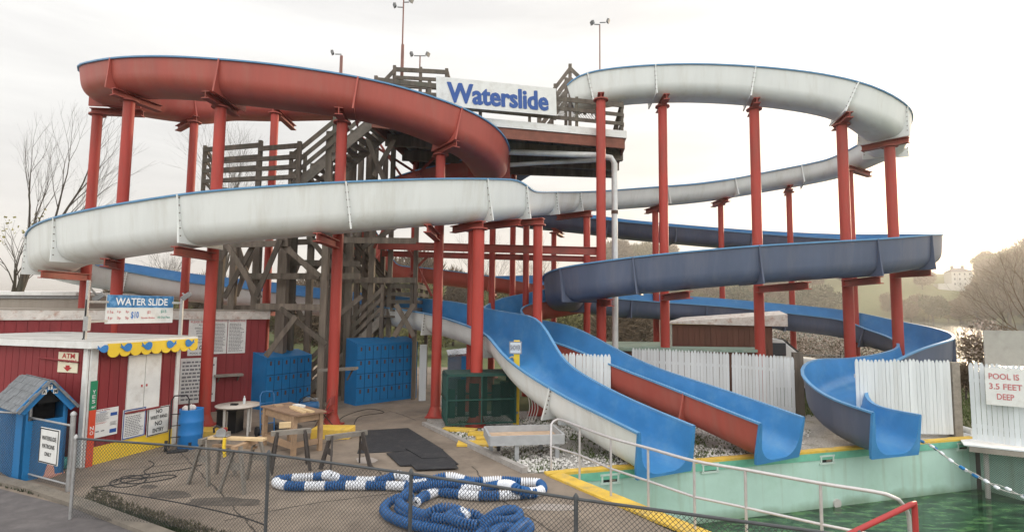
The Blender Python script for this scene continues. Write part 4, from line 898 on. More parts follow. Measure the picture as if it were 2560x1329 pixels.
wsign('rules_poster', 'tall white waterslide rules poster just right of the red post', 532, 884, 565, 796, M['white'], [(M['text_pink'], [('WATERSLIDE RULES', .06, .91, .94, .96)])], lines=[(M['text_grey'], [(.08, .05, .92, .87, 20)])])
wsign('rules_poster', 'tall white waterslide rules poster farthest right on the shed wall', 567, 883, 612, 796, M['white'], [(M['text_pink'], [('WATERSLIDE RULES', .06, .91, .94, .96)])], lines=[(M['text_grey'], [(.08, .05, .92, .87, 20)])])
wsign('legal_notice', 'large white board of big text low on the shed wall behind the barrel', 446, 1010, 536, 896, M['white'], [], lines=[(M['text_grey'], [(.05, .05, .95, .95, 11)])])
a = onwall(534, 938, .0); b = onwall(604, 935, .0); b.z = a.z
ws = thing('wall_shelf', 'small wooden shelf on the shed wall above the white table', 'shelf', a.lerp(b, .5)); c = a.lerp(b, .5)+wn*.16
MB().box(c, ((b-a).length, .30, .06), wu, wn).build('board', M['timber2'], ws); MB().bar(a.lerp(b, .15)+UP*-.2, a.lerp(b, .15)+wn*.28-UP*.02, .03).build('support_strut', M['timber2'], ws); MB().bar(a.lerp(b, .85)+UP*-.2, a.lerp(b, .85)+wn*.28-UP*.02, .03).build('support_strut', M['timber2'], ws)
# blue tub end above the shed (small white cap), grey container at far left
c0 = P(-60, 840, 19); c1 = P(214, 840, 17.8); ctn = thing('container', 'beige walled container with a white roof edge behind the ticket booth', 'container', (c0.x, c0.y, 0))
ztop = P(100, 738, 18.3).z; cu = Vector((c1.x-c0.x, c1.y-c0.y, 0)).normalized(); cn = Vector((cu.y, -cu.x, 0)); e0 = Vector((c0.x, c0.y, 0))-cu*6; e1 = Vector((c1.x, c1.y, 0))
MB().prism([e0, e1, e1-cn*3, e0-cn*3], UP*(ztop)).build('wall', M['beige'], ctn)
m = MB(); m.box((e0+e1)/2+cn*.03+UP*(ztop-.06), ((e1-e0).length, .06, .10), cu, cn); m.build('dark_rail', M['dsteel'], ctn)
MB().prism([p+UP*(ztop+.002) for p in (e0+cn*.1, e1+cn*.1-cu*.4, e1-cn*3-cu*.4, e0-cn*3)], UP*.12).build('roof_edge', M['white'], ctn)
m = MB(); pn = Panel(e1-cu*.95+cn*.012+UP*(ztop-1.35), cu, UP, .9, .7)
for s4 in ((.1, .9, .1, .1), (.1, .1, .3, .1), (.35, .85, .7, .9), (.52, .88, .5, .1), (.75, .9, .75, .1), (.75, .5, .98, .9), (.75, .5, 1.0, .1)): m.bar(pn.at(s4[0], s4[1]), pn.at(s4[2], s4[3]), .03, .004)
m.build('graffiti', M['text_grey2'] if 'text_grey2' in M else mat('grey green spray', (.14, .16, .12), .8, .1), ctn)
# ------------------------------------------------------------------ ATM hut
hu = Vector((.56, .83, 0)).normalized(); hn = Vector((hu.y, -hu.x, 0)); hw = .66; hdp = 1.5
hB0 = G(158, 1183); hA = hB0-hu*hw
hut = thing('atm_hut', 'bright blue little hut with a grey shingle gable roof beside the booth', 'kiosk', hA)
HH = 1.38; RH = .38
hB = hA+hu*hw
m = MB(); 
for (p, q) in ((hA, hA-hn*hdp), (hB-hn*hdp, hB), (hA-hn*hdp, hB-hn*hdp)):
    d = (q-p).normalized(); s = Vector((-d.y, d.x, 0)); m.prism([p, q, q+s*.04*(-1), p+s*.04*(-1)], UP*HH)
m.prism([hA, hA+hu*.07, hA+hu*.07-hn*.04, hA-hn*.04], UP*HH); m.prism([hB-hu*.07, hB, hB-hn*.04, hB-hu*.07-hn*.04], UP*HH)
m.prism([hA+hu*.07, hB-hu*.07, hB-hu*.07-hn*.04, hA+hu*.07-hn*.04], UP*1.08)
m.build('wall', M['lblue'], hut)
pk = hA+hu*hw/2+UP*(HH+RH)
ap = MB()
for s0, s1_ in ((hA-hu*.07, pk), (hB+hu*.07, pk)):
    a = s0+UP*(HH-.10); a.z = HH-.12; d = (pk-a).normalized(); ap.bar(a+hn*.09, pk+hn*.09, .03, .15)
ap.build('gable_trim', M['lblue'], hut)
MB().add([hA+UP*HH-hn*.04, hB+UP*HH-hn*.04, pk-hn*.04], [(0, 1, 2)]).build('gable_opening', M['dark'], hut)
MB().box(hA+hu*hw/2-hn*.6+UP*.85, (hw-.14, .3, 1.0), hu, hn).build('machine', M['dark'], hut)
for sg, e_ in ((-1, hA-hu*.09), (1, hB+hu*.09)):
    a = Vector((e_.x, e_.y, HH-.14)); sp_ = (pk-a); L_ = sp_.length; d = sp_.normalized(); nrm_ = d.cross(hn)*(1 if sg < 0 else -1); nrm_ = nrm_ if nrm_.z > 0 else -nrm_
    rf = MB(); rf.box((a+pk)/2-hn*(hdp/2-.05)+nrm_*.03, (L_, hdp+.24, .03), d, hn, nrm_)
    for r_i in range(5):
        for k in range(8):
            cc = a+d*L_*(r_i+.55)/5-hn*((k+.5+(.5 if r_i % 2 else 0))/8.5*(hdp+.2)-.16)+nrm_*(.055+random.uniform(-.002, .003)); rf.box(cc, (L_/5+.02, (hdp+.2)/8.5-.012, .012+random.uniform(0, .006)), d+nrm_*-.05, hn, nrm_)
    rf.build('shingle_roof', M['shingle'], hut)
for k, (ch, x) in enumerate((('A', -.085), ('T', 0), ('M', .085))):
    pn = Panel(pk+hn*.115+hu*(x-.035)-UP*(.20 if k != 1 else .12), hu, UP, .07, .09); m = MB(); pn.board(m, .01); o = m.build('letter_tile', M['white'], hut); m = MB(); pn.text(m, ch, .15, .12, .85, .88); m.build('letter', M['text_black'], o)
# ------------------------------------------------------------------ chain link fences
def post_(p, h, r=.03, label='', group=None, m_='steel', cap=True, name='fence_post'):
    mb = MB().cyl(p, p+UP*h, r, 10)
    if cap: mb.lathe(p+UP*h, [(r+.008, -.02), (r+.008, .015), (r*.6, .045), (.002, .055)], 10)
    return mb
def chain(mb, a, b, h, cell=.055, r=.0028, z0=.04):
    d = b-a; Ln = d.length; u = d.normalized(); k = int(Ln/cell); n_ = Vector((-u.y, u.x, 0)); hh = h-z0
    for i in range(-int(hh/cell)-1, k+1):
        for sg in (1, -1):
            x0 = i*cell; 
            if sg == 1: s, e = x0, x0+hh; zs, ze = z0, h
            else: s, e = x0, x0+hh; zs, ze = h, z0
            if e <= 0 or s >= Ln: continue
            if s < 0: t = -s/(e-s); zs += (ze-zs)*t; s = 0
            if e > Ln: t = (Ln-s)/(e-s); ze = zs+(ze-zs)*t; e = Ln
            p = a+u*s+n_*sg*.002; q = a+u*e+n_*sg*.002; p = Vector((p.x, p.y, a.z+(b.z-a.z)*s/Ln+zs)); q = Vector((q.x, q.y, a.z+(b.z-a.z)*e/Ln+ze))
            dd = (q-p).normalized(); m1 = n_*r; m2 = dd.cross(n_).normalized()*r
            mb.add([p+m1, p+m2, p-m1, p-m2, q+m1, q+m2, q-m1, q-m2], [(0, 1, 5, 4), (1, 2, 6, 5), (2, 3, 7, 6), (3, 0, 4, 7)])
fpx = [(190, 1095), (430, 1112), (672, 1135), (1028, 1183), (1440, 1246), (1840, 1300), (2150, 1342)]
FH = 1.2
fpts = []
for px, py in fpx:
    q = G(px, py, FH); q.z = 0; fpts.append(q)
nf = thing('chain_link_fence', 'near chain link fence running across the foreground from the gate', 'fence', fpts[0])
m = MB()
for i in range(len(fpts)-1): chain(m, fpts[i], fpts[i+1], FH-.02)
m.build('wire_mesh', M['wire'], nf)
MB().tube([p+UP*FH for p in fpts], .017, 10).build('top_rail', M['ironp'], nf)
for i in (0, 2, 3, 4, 6): post_(fpts[i], FH+.01, .024).build('post', M['ironp'] if i else M['steel'], nf)
# gate at the left
g0 = G(170, 1228); g1 = G(62, 1198); g2 = G(-160, 1180)
gt = thing('gate_fence', 'low chain link gate section in front of the blue hut', 'fence', g1)
m = MB(); chain(m, g1, g0, 1.13); chain(m, g2, g1, 1.2); m.build('wire_mesh', M['wire'], gt)
m = MB().cyl(g1+UP*1.13, g0+UP*1.12, .02, 8).cyl(g1+UP*.12, g0+UP*.12, .018, 8).cyl(g2+UP*1.2, g1+UP*1.2, .02, 8); m.build('top_rail', M['steel'], gt)
post_(g0, 1.32, .04).build('post', M['steel'], gt); post_(g1, 1.5, .035).build('post', M['steel'], gt)
post_(g1+Vector((-.12, .02, 0)), 1.05, .03).build('post', M['steel'], gt)
gu = (g0-g1).normalized(); a = g1+gu*.30+Vector((gu.y, -gu.x, 0))*.05+UP*.42; b = a+gu*.42
a = P(95, 1153, 9.68); b = P(143, 1150, 9.42); b.z = a.z; 
sign('patrons_sign', 'white sign reading waterslide patrons only, wired to the low gate', (a, b, P(95, 1066, 9.68).z-a.z), 0, M['white'], [(M['text_black'], [('WATERSLIDE', .12, .66, .88, .78), ('PATRONS', .18, .43, .82, .55), ('ONLY', .32, .22, .68, .33)])], border=M['text_black'])
def cone(label, p, h, m_):
    t = thing('traffic_cone', label, 'traffic cone', p, 'traffic cones by the gate'); MB().lathe(p, [(.13, .03), (.12, .035), (.025, h), (.018, h)], 16).build('cone_body', m_, t); MB().box(p+UP*.015, (.36, .36, .03)).build('base', m_, t)
    MB().lathe(p, [(.094, h*.30), (.072, h*.50)], 16).build('white_band', M['white'], t); MB().lathe(p, [(.060, h*.62), (.045, h*.76)], 16).build('white_band', M['white'], t)
cone('orange traffic cone with white bands beside the blue hut, left of the gate sign', G(76, 1190), .75, M['orange']); cone('faded pink cone behind the gate sign', G(119, 1188), .7, M['pink'])
o = MB().lathe(G(156, 1172), [(.0, .0), (.09, .02), (.12, .12), (.09, .22), (.0, .24)], 14).build('ball', mat('teal rubber', (.05, .28, .26), .5, .1)); tag(o, 'small teal ball on the ground right of the blue hut', 'ball')
# garden hose / cables on the paving
def hose(name, label, cat, pix, r, m_, z=.0, D=None, group=None):
    pts = [G(x, y, z+r) for x, y in pix]; cc = arc_pts([[*p] for p in pts], .08); o = MB().tube([Vector(c) for c in cc], r, 6).build(name, m_); return tag(o, label, cat, group)
hose('cable', 'thin black extension cable looping over the paving right of the booth', 'cable', [(228, 1218), (290, 1210), (345, 1198), (420, 1186), (440, 1190), (400, 1200), (330, 1208), (300, 1200), (330, 1190), (400, 1180), (460, 1172), (505, 1160)], .011, M['black'])
hose('cable', 'thin black cable coil nearer the fence on the paving', 'cable', [(285, 1205), (310, 1190), (350, 1188), (365, 1200), (330, 1214), (290, 1216), (275, 1206), (300, 1195), (352, 1194), (375, 1188), (360, 1178), (385, 1160), (372, 1150)], .010, M['black'])
hose('cable', 'long thin cable lying along the inside of the near chain link fence', 'cable', [(240, 1222), (360, 1240), (480, 1262), (600, 1290), (660, 1310)], .010, M['black'])
hose('cable', 'black cable winding from the workbench to the lockers', 'cable', [(885, 1060), (900, 1040), (960, 1030), (920, 1022), (860, 1040), (840, 1065)], .010, M['black'])
# ------------------------------------------------------------------ barrel, hand trucks, tables
bp_ = G(474, 1118); br2 = thing('barrel', 'blue plastic barrel used as a bin at the booth corner', 'barrel', bp_)
MB().lathe(bp_, [(.23, 0), (.25, .03), (.255, .3), (.262, .32), (.255, .34), (.255, .58), (.262, .60), (.255, .62), (.245, .86), (.25, .88), (.23, .88), (.225, .80), (.0, .78)], 24).build('drum', M['barrel'], br2)
for k in range(5):
    c = bp_+Vector((random.uniform(-.12, .12), random.uniform(-.12, .12), .86)); m = MB(); m.lathe(c, [(.01, -.05), (.07, 0), (.06, .06), (.01, .1)], 7); o = m.build('rubbish', M['cloth']); tag(o, ['crumpled pale rag in the blue barrel', 'crumpled pale rag in the blue barrel'][0], 'rag', 'rags in the blue barrel')
def handtruck(label, p, u, m_, h=1.2):
    t = thing('hand_truck', label, 'hand truck', p); n_ = Vector((u.y, -u.x, 0)); lean = -n_*.12
    m = MB(); a0 = p+u*-.17; a1 = p+u*.17
    m.tube([a0+UP*.08, a0+UP*(h-.12)+lean, a0+u*.05+UP*(h-.02)+lean*1.05, a1-u*.05+UP*(h-.02)+lean*1.05, a1+UP*(h-.12)+lean, a1+UP*.08], .016, 8)
    m.build('frame', m_, t); m = MB()
    for z in (.3, .55, .8): m.cyl(a0+UP*z+lean*z/h, a1+UP*z+lean*z/h, .011, 8)
    m.build('crossbar', m_, t); MB().box(p+n_*.12+UP*.03, (.4, .24, .015), u, n_).build('toe_plate', m_, t)
    for s in (-1, 1): MB().cyl(p+u*s*.2-n_*.05+UP*.12, p+u*s*.26-n_*.05+UP*.12, .12, 16).build('wheel', M['black'], t)
handtruck('black hand truck standing between the booth and the blue barrel', G(444, 1126), Vector((.85, .5, 0)).normalized(), M['black'], 1.22)
handtruck('blue hand truck parked behind the wooden workbench by the lockers', G(668, 1088), Vector((.7, .7, 0)).normalized(), M['bluerail'], 1.1)
tp = G(592, 1086); rt_ = thing('patio_table', 'round dirty white plastic table by the shed wall', 'table', tp); zt = .74
m = MB().lathe(tp+UP*zt, [(.0, -.02), (.5, -.03), (.53, -.01), (.53, .01), (.0, .015)], 28); m.build('tabletop', M['creamfoam'], rt_)
for k in range(4):
    a_ = R(45+90*k+20); c = tp+Vector((math.cos(a_)*.38, math.sin(a_)*.38, 0)); MB().cyl(c, c+UP*(zt-.03), .028, 8, r2=.035).build('leg', M['plastic'], rt_)
o = MB().lathe(tp+UP*(zt+.015)+Vector((.10, .1, 0)), [(.03, 0), (.033, .02), (.033, .12), (.012, .17), (.012, .2), (.0, .2)], 12).build('water_bottle', mat('clear plastic', (.55, .60, .62), .15, .05)); tag(o, 'small clear water bottle on the white table', 'bottle')
o = MB().box(tp+UP*(zt+.035)+Vector((-.05, -.1, 0)), (.16, .1, .04)).build('small_box', M['dark']); tag(o, 'small dark box lying on the white table', 'box')
# black bin/box by the table
c = G(574, 1078); o = MB().box(c+UP*.28, (.5, .4, .56)).box(c+UP*.57, (.54, .44, .03)).build('storage_box', M['black']); tag(o, 'black storage box under the edge of the white table', 'storage box')
def plinth(label, px, py, w_, d_, h, D=None):
    c = G(px, py); o = MB().box(c+UP*h/2, (w_, d_, h)).build('plinth', M['yellow'], bevel=.015); tag(o, label, 'plinth', 'yellow plinths at post feet')
plinth('yellow plinth at the foot of the red post right of the booth', 518, 1092, .75, .5, .2)
plinth('yellow plinth at the foot of the red post beside the workbench', 833, 1091, .95, .55, .24)
# workbench
def legbar(mb, x, y, z0, z1, s): mb.box((x, y, (z0+z1)/2), (s, s, z1-z0))
wA = G(733, 1139); wB = G(660, 1112); wu2 = (wA-wB).normalized(); wn2 = Vector((wu2.y, -wu2.x, 0)); wl, wdp = (wA-wB).length, .62; wc = wA-wu2*wl/2-wn2*wdp/2; wb = thing('workbench', 'rough wooden workbench with tools in the middle of the courtyard', 'workbench', wc)
WBH = .86
m = MB()
for k in range(5): m.box(wc+wn2*(-wdp/2-.06+(wdp+.12)*(k+.5)/5)+UP*(WBH+.018), (wl+.3, (wdp+.12)/5-.006, .036), wu2, wn2)
m.build('bench_top', M['wood2'] if 'wood2' in M else mat('dirty plywood', (.25, .16, .105), .8, .25, 4, bump=.3, dirt=(.13, .09, .07), dirt_amt=.6), wb)
for sx in (-1, 1):
    for sy in (-1, 1):
        c = wc+wu2*sx*wl/2+wn2*sy*wdp/2; MB().box(c+UP*WBH/2, (.09, .09, WBH), wu2, wn2).build('leg', M['wood'], wb)
m = MB()
for sy in (-1, 1): m.box(wc+wn2*sy*wdp/2+UP*(WBH-.09), (wl-.1, .04, .14), wu2, wn2)
for sx in (-1, 1): m.box(wc+wu2*sx*wl/2+UP*(WBH-.09), (.04, wdp-.1, .14), wu2, wn2); m.box(wc+wu2*sx*wl/2+UP*.22, (.04, wdp-.1, .12), wu2, wn2)
m.box(wc+wn2*wdp/2+wu2*.0+UP*.2, (wl-.1, .04, .14), wu2, wn2); m.build('apron', M['wood'], wb)
def on_bench(a, b): return wc+wu2*a*wl/2-wn2*b*wdp/2+UP*(WBH+.037)
for k, (p, sz, mm, nm, lb) in enumerate(((on_bench(-.1, .6), (.30, .14, .05), 'whiteish', 'white_box', 'flat white box at the back of the workbench'), (on_bench(.5, .1), (.95, .10, .04), 'plank', 'wood_offcut', 'long pale offcut lying across the workbench'), (on_bench(.55, -.25), (.7, .08, .035), 'plank', 'wood_offcut', 'second shorter pale offcut on the workbench'), (on_bench(-.75, -.3), (.25, .18, .03), 'wood', 'wood_offcut', 'small square offcut at the left end of the workbench'))):
    o = MB().box(p+UP*sz[2]/2, sz, wu2+wn2*(.1*k-.1), None).build(nm, M['white'] if mm == 'whiteish' else M[mm]); tag(o, lb, nm.replace('_', ' '), 'offcuts on the workbench' if 'offcut' in nm else None)
# compressor behind the bench
c = G(775, 1050); cmpr = thing('air_compressor', 'dark blue air compressor with hoses behind the workbench', 'compressor', c)
MB().tube([c+Vector((-.30, 0, .42)), c+Vector((-.26, 0, .42)), c+Vector((.20, 0, .42)), c+Vector((.24, 0, .42))], [.06, .13, .13, .06], 16).build('tank', M['bluerail'], cmpr)
MB().box(c+Vector((-.1, 0, .58)), (.2, .14, .12)).cyl(c+Vector((.05, 0, .58)), c+Vector((.2, 0, .58)), .06, 12).build('motor', M['dsteel'], cmpr); MB().box(c+Vector((0, 0, .16)), (.45, .3, .30)).build('base_frame', M['black'], cmpr)
MB().tube([c+Vector((-.3, -.1, .4)), c+Vector((-.25, -.15, .62)), c+Vector((0, -.17, .74)), c+Vector((.2, -.15, .62)), c+Vector((-.1, -.18, .55)), c+Vector((-.3, -.15, .52)), c+Vector((-.1, -.15, .68))], .012, 6).build('air_hose', M['black'], cmpr)
# folding chair right of the bench
c = G(845, 1072); ch = thing('folding_chair', 'small rusty folding chair between the workbench and the red post', 'folding chair', c-Vector((.35, 0, 0))); c = c-Vector((.38, 0, 0))
for sy in (-.2, .2): MB().bar(c+Vector((-.22, sy, 0)), c+Vector((.2, sy, .82)), .022).build('leg', M['rust'], ch); MB().bar(c+Vector((.24, sy, 0)), c+Vector((-.2, sy, .46)), .022).build('leg', M['rust'], ch)
MB().box(c+Vector((-.02, 0, .46)), (.4, .42, .03)).build('seat', M['redpl'], ch); MB().box(c+Vector((.19, 0, .74)), (.03, .42, .2)).build('backrest', M['redpl'], ch)
# sawhorses
def sawhorse(label, c, u, L_, h, mt_, ml, base=.62, spread=.34):
    t = thing('sawhorse', label, 'sawhorse', c, 'sawhorses around the workbench'); n_ = Vector((u.y, -u.x, 0))
    MB().box(c+UP*(h-.045), (L_, .09, .09), u, n_).build('beam', mt_, t)
    for sx in (-1, 1):
        for sy in (-1, 1):
            MB().bar(c+u*sx*(L_/2-.12)+n_*sy*.05+UP*(h-.02), c+u*sx*(L_/2-.02)+n_*sy*spread, .035, .09).build('leg', ml, t)
        MB().bar(c+u*sx*(L_/2-.09)+n_*-.16+UP*(h*.55), c+u*sx*(L_/2-.09)+n_*.16+UP*(h*.55), .02, .12).build('brace', ml, t)
    return t
dk = mat('dark stained wood', (.06, .05, .045), .8, .3, 5, bump=.3)
s1c = (G(560, 1215)); sawhorse('sawhorse with pale mixed legs at the left, carrying a long plank', G(524, 1203)+Vector((-.0, .1, 0)), Vector((.25, .97, 0)).normalized(), .7, .82, M['timber2'], M['timber2'], spread=.22)
sawhorse('sawhorse with pale legs under the right end of the long plank', G(604, 1222)+Vector((0, .15, 0)), Vector((.15, .98, 0)).normalized(), .8, .80, M['wood'], M['timber2'], spread=.24)
sawhorse('dark legged sawhorse in front of the workbench', G(714, 1180)+Vector((0, .2, 0)), Vector((.9, .45, 0)).normalized(), .75, .78, M['timber2'], dk, spread=.26)
sawhorse('dark legged sawhorse standing alone right of the workbench', G(856, 1180)+Vector((0, .2, 0)), Vector((.8, .6, 0)).normalized(), .85, .72, M['timber2'], dk, spread=.3)
a = P(525, 1092, 10.1); b = P(662, 1107, 10.0); a.z = b.z = .845
o = MB().bar(a, b, .14, .04).build('long_plank', M['plank']); tag(o, 'long pale pine plank resting on two sawhorses', 'plank')
o = MB().bar(P(535, 1112, 10.5), P(640, 1118, 10.35), .1, .04).build('short_plank', M['wood']); tag(o, 'darker board lying behind the long pale plank', 'plank')
cs = a.lerp(b, .22)+UP*.03; sw = thing('circular_saw', 'circular saw resting on the end of the long plank', 'circular saw', cs)
MB().box(cs+UP*.01, (.26, .14, .008)).build('base_plate', M['steel'], sw); MB().cyl(cs+Vector((0, -.05, .06)), cs+Vector((0, -.02, .06)), .09, 20).build('blade_guard', M['steel'], sw)
MB().cyl(cs+Vector((0, -.02, .09)), cs+Vector((0, .09, .09)), .05, 12).build('motor', M['redpl'], sw); MB().tube([cs+Vector((-.02, 0, .14)), cs+Vector((-.1, 0, .18)), cs+Vector((-.16, 0, .14)), cs+Vector((-.15, 0, .06))], .018, 8).build('handle', M['black'], sw)
o = MB().tube([a.lerp(b, .33)+Vector((0, -.12, .03)), a.lerp(b, .33)+Vector((0, -.13, -.12)), a.lerp(b, .35)+Vector((0, -.12, -.3))], .03, 8).build('work_glove', M['booyel']); tag(o, 'yellow work glove hanging over the long plank', 'glove')
c = G(692, 1180)+Vector((0, .2, .80)); o = MB().box(c+Vector((0, .1, .05)), (.22, .12, .1), (.9, .4, 0)).build('wood_block', M['plank']); tag(o, 'pale wood block on the dark legged sawhorse', 'wood block')
# ------------------------------------------------------------------ lockers
def locker(name, label, a, b, h, dp, cols, rows, skirt=.0, slope=.16, split=None, latch=True):
    t = thing(name, label, 'lockers', a); u = (b-a).normalized(); n_ = Vector((u.y, -u.x, 0)); L_ = (b-a).length
    sec = [(0, 0), (0, h), (-dp, h+slope), (-dp, 0)]
    MB().prism([a+n_*x+UP*z for x, z in sec], u*L_).build('cabinet', M['lblue'], t)
    MB().box(a+u*L_/2+n_*.003+UP*(.1+(h-.16)/2), (L_-.02, .004, h-.17), u, n_).build('door_gap_shade', M['lblued'], t)  # dark sheet added behind the doors, paints the shade in their gaps
    for r in range(rows):
        for c in range(cols):
            x0 = L_*(c+.035)/cols; x1 = L_*(c+.965)/cols; z0 = .1+(h-.16)*(r+.02)/rows; z1 = .1+(h-.16)*(r+.98)/rows; ce = a+u*(x0+x1)/2+n_*.006+UP*(z0+z1)/2
            d = MB().box(ce, (x1-x0, .014, z1-z0), u, n_).build('locker_door', M['lblue'], t)
            m = MB().box(ce+UP*((z1-z0)*.27)+n_*.012, (.05, .018, .13), u, n_); m.box(ce+UP*((z1-z0)*.33)+n_*.022, (.02, .012, .03), u, n_); m.build('latch', M['rust'], d)
    return t
locker('locker_bank', 'bank of blue metal lockers against the shed, left of the stairs', G(661, 1026), G(775, 1006), 1.62, .72, 6, 3)
locker('locker_bank', 'longer taller bank of blue metal lockers right of the stairs', G(888, 1014), G(1041, 994), 2.02, .75, 8, 4)
a = G(1043, 1000)+Vector((.05, -.1, 0)); o = MB().box(a+Vector((.14, 0, .98)), (.24, .05, 1.95), (1, .25, 0)).build('leaning_panel', M['picket']); tag(o, 'tall pale panel leaning at the right end of the lockers', 'panel')
# shelf on tower beside red post
a = P(800, 925, 15.9); b = P(892, 920, 15.9); sh = thing('wall_shelf', 'small wooden shelf on the tower leg beside the red post', 'shelf', a); MB().bar(a, b, .3, .07).build('board', M['timber2'], sh); MB().bar(b+Vector((-.3, .1, -.35)), b+Vector((-.1, -.05, -.03)), .04).build('support_strut', M['timber'], sh)
# small cabinet behind the cage
c = G(1150, 1015)+Vector((0, .3, 0)); cb = thing('narrow_cabinet', 'narrow blue and grey cabinet with a bright silver lid behind the green cage', 'cabinet', c); MB().box(c+UP*.85, (.9, .55, 1.7), (1, .2, 0)).build('body', mat('faded blue grey metal', (.14, .17, .22), .6, .2, 3, dirt=(.05, .15, .3), dirt_amt=.7), cb)
MB().box(c+UP*1.76, (.98, .62, .06), (1, .2, .10), None, (-.1, -.25, 1)).build('lid', M['tarp'], cb); MB().box(c+UP*.85+Vector((.10, -.29, 0)), (.16, .03, 1.6), (1, .2, 0)).build('blue_stripe', M['lblue'], cb)
# ------------------------------------------------------------------ green cage
q0 = G(1116, 1075); q1 = G(1288, 1068); q0.z = q1.z = .12; qu = (q1-q0).normalized(); qn = Vector((qu.y, -qu.x, 0)); cw = (q1-q0).length; cdp = 1.1; chh = 1.32
cg = thing('mesh_cage', 'green coated mesh cage on yellow boards beside the shower post', 'cage', q0)
m = MB(); cs_ = [q0, q1, q1-qn*cdp, q0-qn*cdp]
for p in cs_: m.box(p+UP*chh/2, (.05, .05, chh), qu, qn)
for z in (.03, chh/2, chh-.02):
    for i in range(4): m.bar(cs_[i]+UP*z, cs_[(i+1) % 4]+UP*z, .04)
m.bar(cs_[0].lerp(cs_[1], .5), cs_[0].lerp(cs_[1], .5)+UP*chh, .04); m.build('frame', M['gcage'], cg)
m = MB()
for i in range(4): chain(m, cs_[i], cs_[(i+1) % 4], chh-.03, cell=.045, r=.0045)
m.build('wire_mesh', M['gcage'], cg)
m = MB(); m.prism([p+UP*(chh) for p in cs_], UP*.03); m.build('lid', M['gcage'], cg)
for k in range(6):
    c = cs_[0].lerp(cs_[1], (k+.5)/6)-qn*(.35+.3*(k % 2)); hh = random.uniform(.7, 1.1); o = MB().box(c+UP*(.14+hh/2), (.22, .2, hh), qu+qn*random.uniform(-.3, .3), None).build('stored_crate', M['dark'] if k % 3 else M['gcage']); tag(o, 'dark stored box inside the green mesh cage', 'box', 'boxes inside the green cage')
for k, (x, y, w_, d_, ht) in enumerate(((1150, 1078, .9, .25, .08), (1210, 1088, .8, .3, .07), (1196, 1112, 1.0, .42, .06), (1250, 1112, .4, .3, .05), (1215, 1102, .5, .2, .10))):
    c = G(x, y); o = MB().box(c+UP*(ht/2+.01), (w_, d_, ht), (1, .1*(k-2), 0)).build('yellow_board', M['yellow'], bevel=.01); tag(o, 'yellow painted board lying at the foot of the green cage', 'board', 'yellow boards under the green cage')
# shower post
c = G(1290, 1060); sp_ = thing('shower_post', 'yellow painted post with a shower sign beside the green cage', 'shower post', c); zt = P(1293, 850, c.y).z
MB().box(c+UP*zt/2, (.17, .12, zt)).build('post', M['booyel'], sp_)
MB().tube([c+Vector((-.05, -.09, .35)), c+Vector((-.07, -.09, zt-.55)), c+Vector((-.12, -.1, zt-.45)), c+Vector((-.22, -.1, zt-.5)), c+Vector((-.25, -.1, zt-.62))], .018, 8).build('pipe', M['yellow'], sp_)
MB().cyl(c+Vector((-.05, -.1, .30)), c+Vector((.05, -.12, .36)), .03, 8).build('tap', M['steel'], sp_)
a = P(1273, 884, c.y-.08); b = P(1304, 886, c.y-.08); b.z = a.z
sign('shower_sign', 'small white sign reading shower on the yellow post', (a, b, P(1273, 853, c.y-.08).z-a.z), 0, M['picket'], [(M['text_grey'], [('SHOWER', .1, .3, .9, .72)])], border=M['text_grey'])
for k in range(4):
    x = 1300+k*7; pts = [P(x, 975+k*3, c.y-.1), P(x+18, 985+k*6, c.y-.12), P(x+24, 1020, c.y-.12), P(x+14, 1054, c.y-.1)]
    pts = [Vector(q) for q in arc_pts([[*p] for p in pts], .08)]
    if k == 0: hz = thing('garden_hose', 'pale hose coiled and hanging behind the shower post', 'hose', c+Vector((.2, 0, 0)))
    MB().tube(pts, .014, 6).build('hose_loop', M['cloth'], hz)
# cart (tray on legs)
c0_ = G(1265, 1138); t0 = P(1218, 1078, 11.9); 
tu = Vector((.985, .17, 0)).normalized(); tn = Vector((tu.y, -tu.x, 0)); tc_ = Vector((P(1308, 1080, 12.3).x, 12.35, 0)); tray = thing('tray_table', 'shallow grey tray on legs standing on the white stones', 'table', tc_)
tz = P(1308, 1088, 12.0).z-.02; tw, td = 1.62, 1.0
m = MB(); m.box(tc_+UP*(tz-.09), (tw-.06, td-.06, .03), tu, tn); m.build('tray_bottom', mat('rusty tan tray', (.50, .36, .25), .7, .2, 5, dirt=(.25, .15, .1), dirt_amt=.6), tray)
m = MB()
for s in (-1, 1): m.box(tc_+tn*s*td/2+UP*tz-UP*.04, (tw, .05, .2), tu, tn); m.box(tc_+tu*s*tw/2+UP*tz-UP*.04, (.05, td-.06, .2), tu, tn)
m.build('tray_rim', M['greyp'] if 'greyp' in M else mat('grey painted wood', (.36, .37, .38), .6, .15, 4, bump=.2), tray)
for sx, sy in ((-.28, 1), (.85, .8), (-.85, -.6), (.6, -.8)):
    p = tc_+tu*sx*tw/2+tn*sy*td/2*.9; MB().box(p+UP*(tz-.14)/2, (.09, .06, tz-.14), tu, tn).build('leg', mat('grey painted wood', (0, 0, 0)), tray)
p = tc_-tu*.6+tn*.3; MB().cyl(p+UP*.3-tu*.03, p+UP*.3+tu*.03, .12, 14).build('wheel', M['black'], tray)
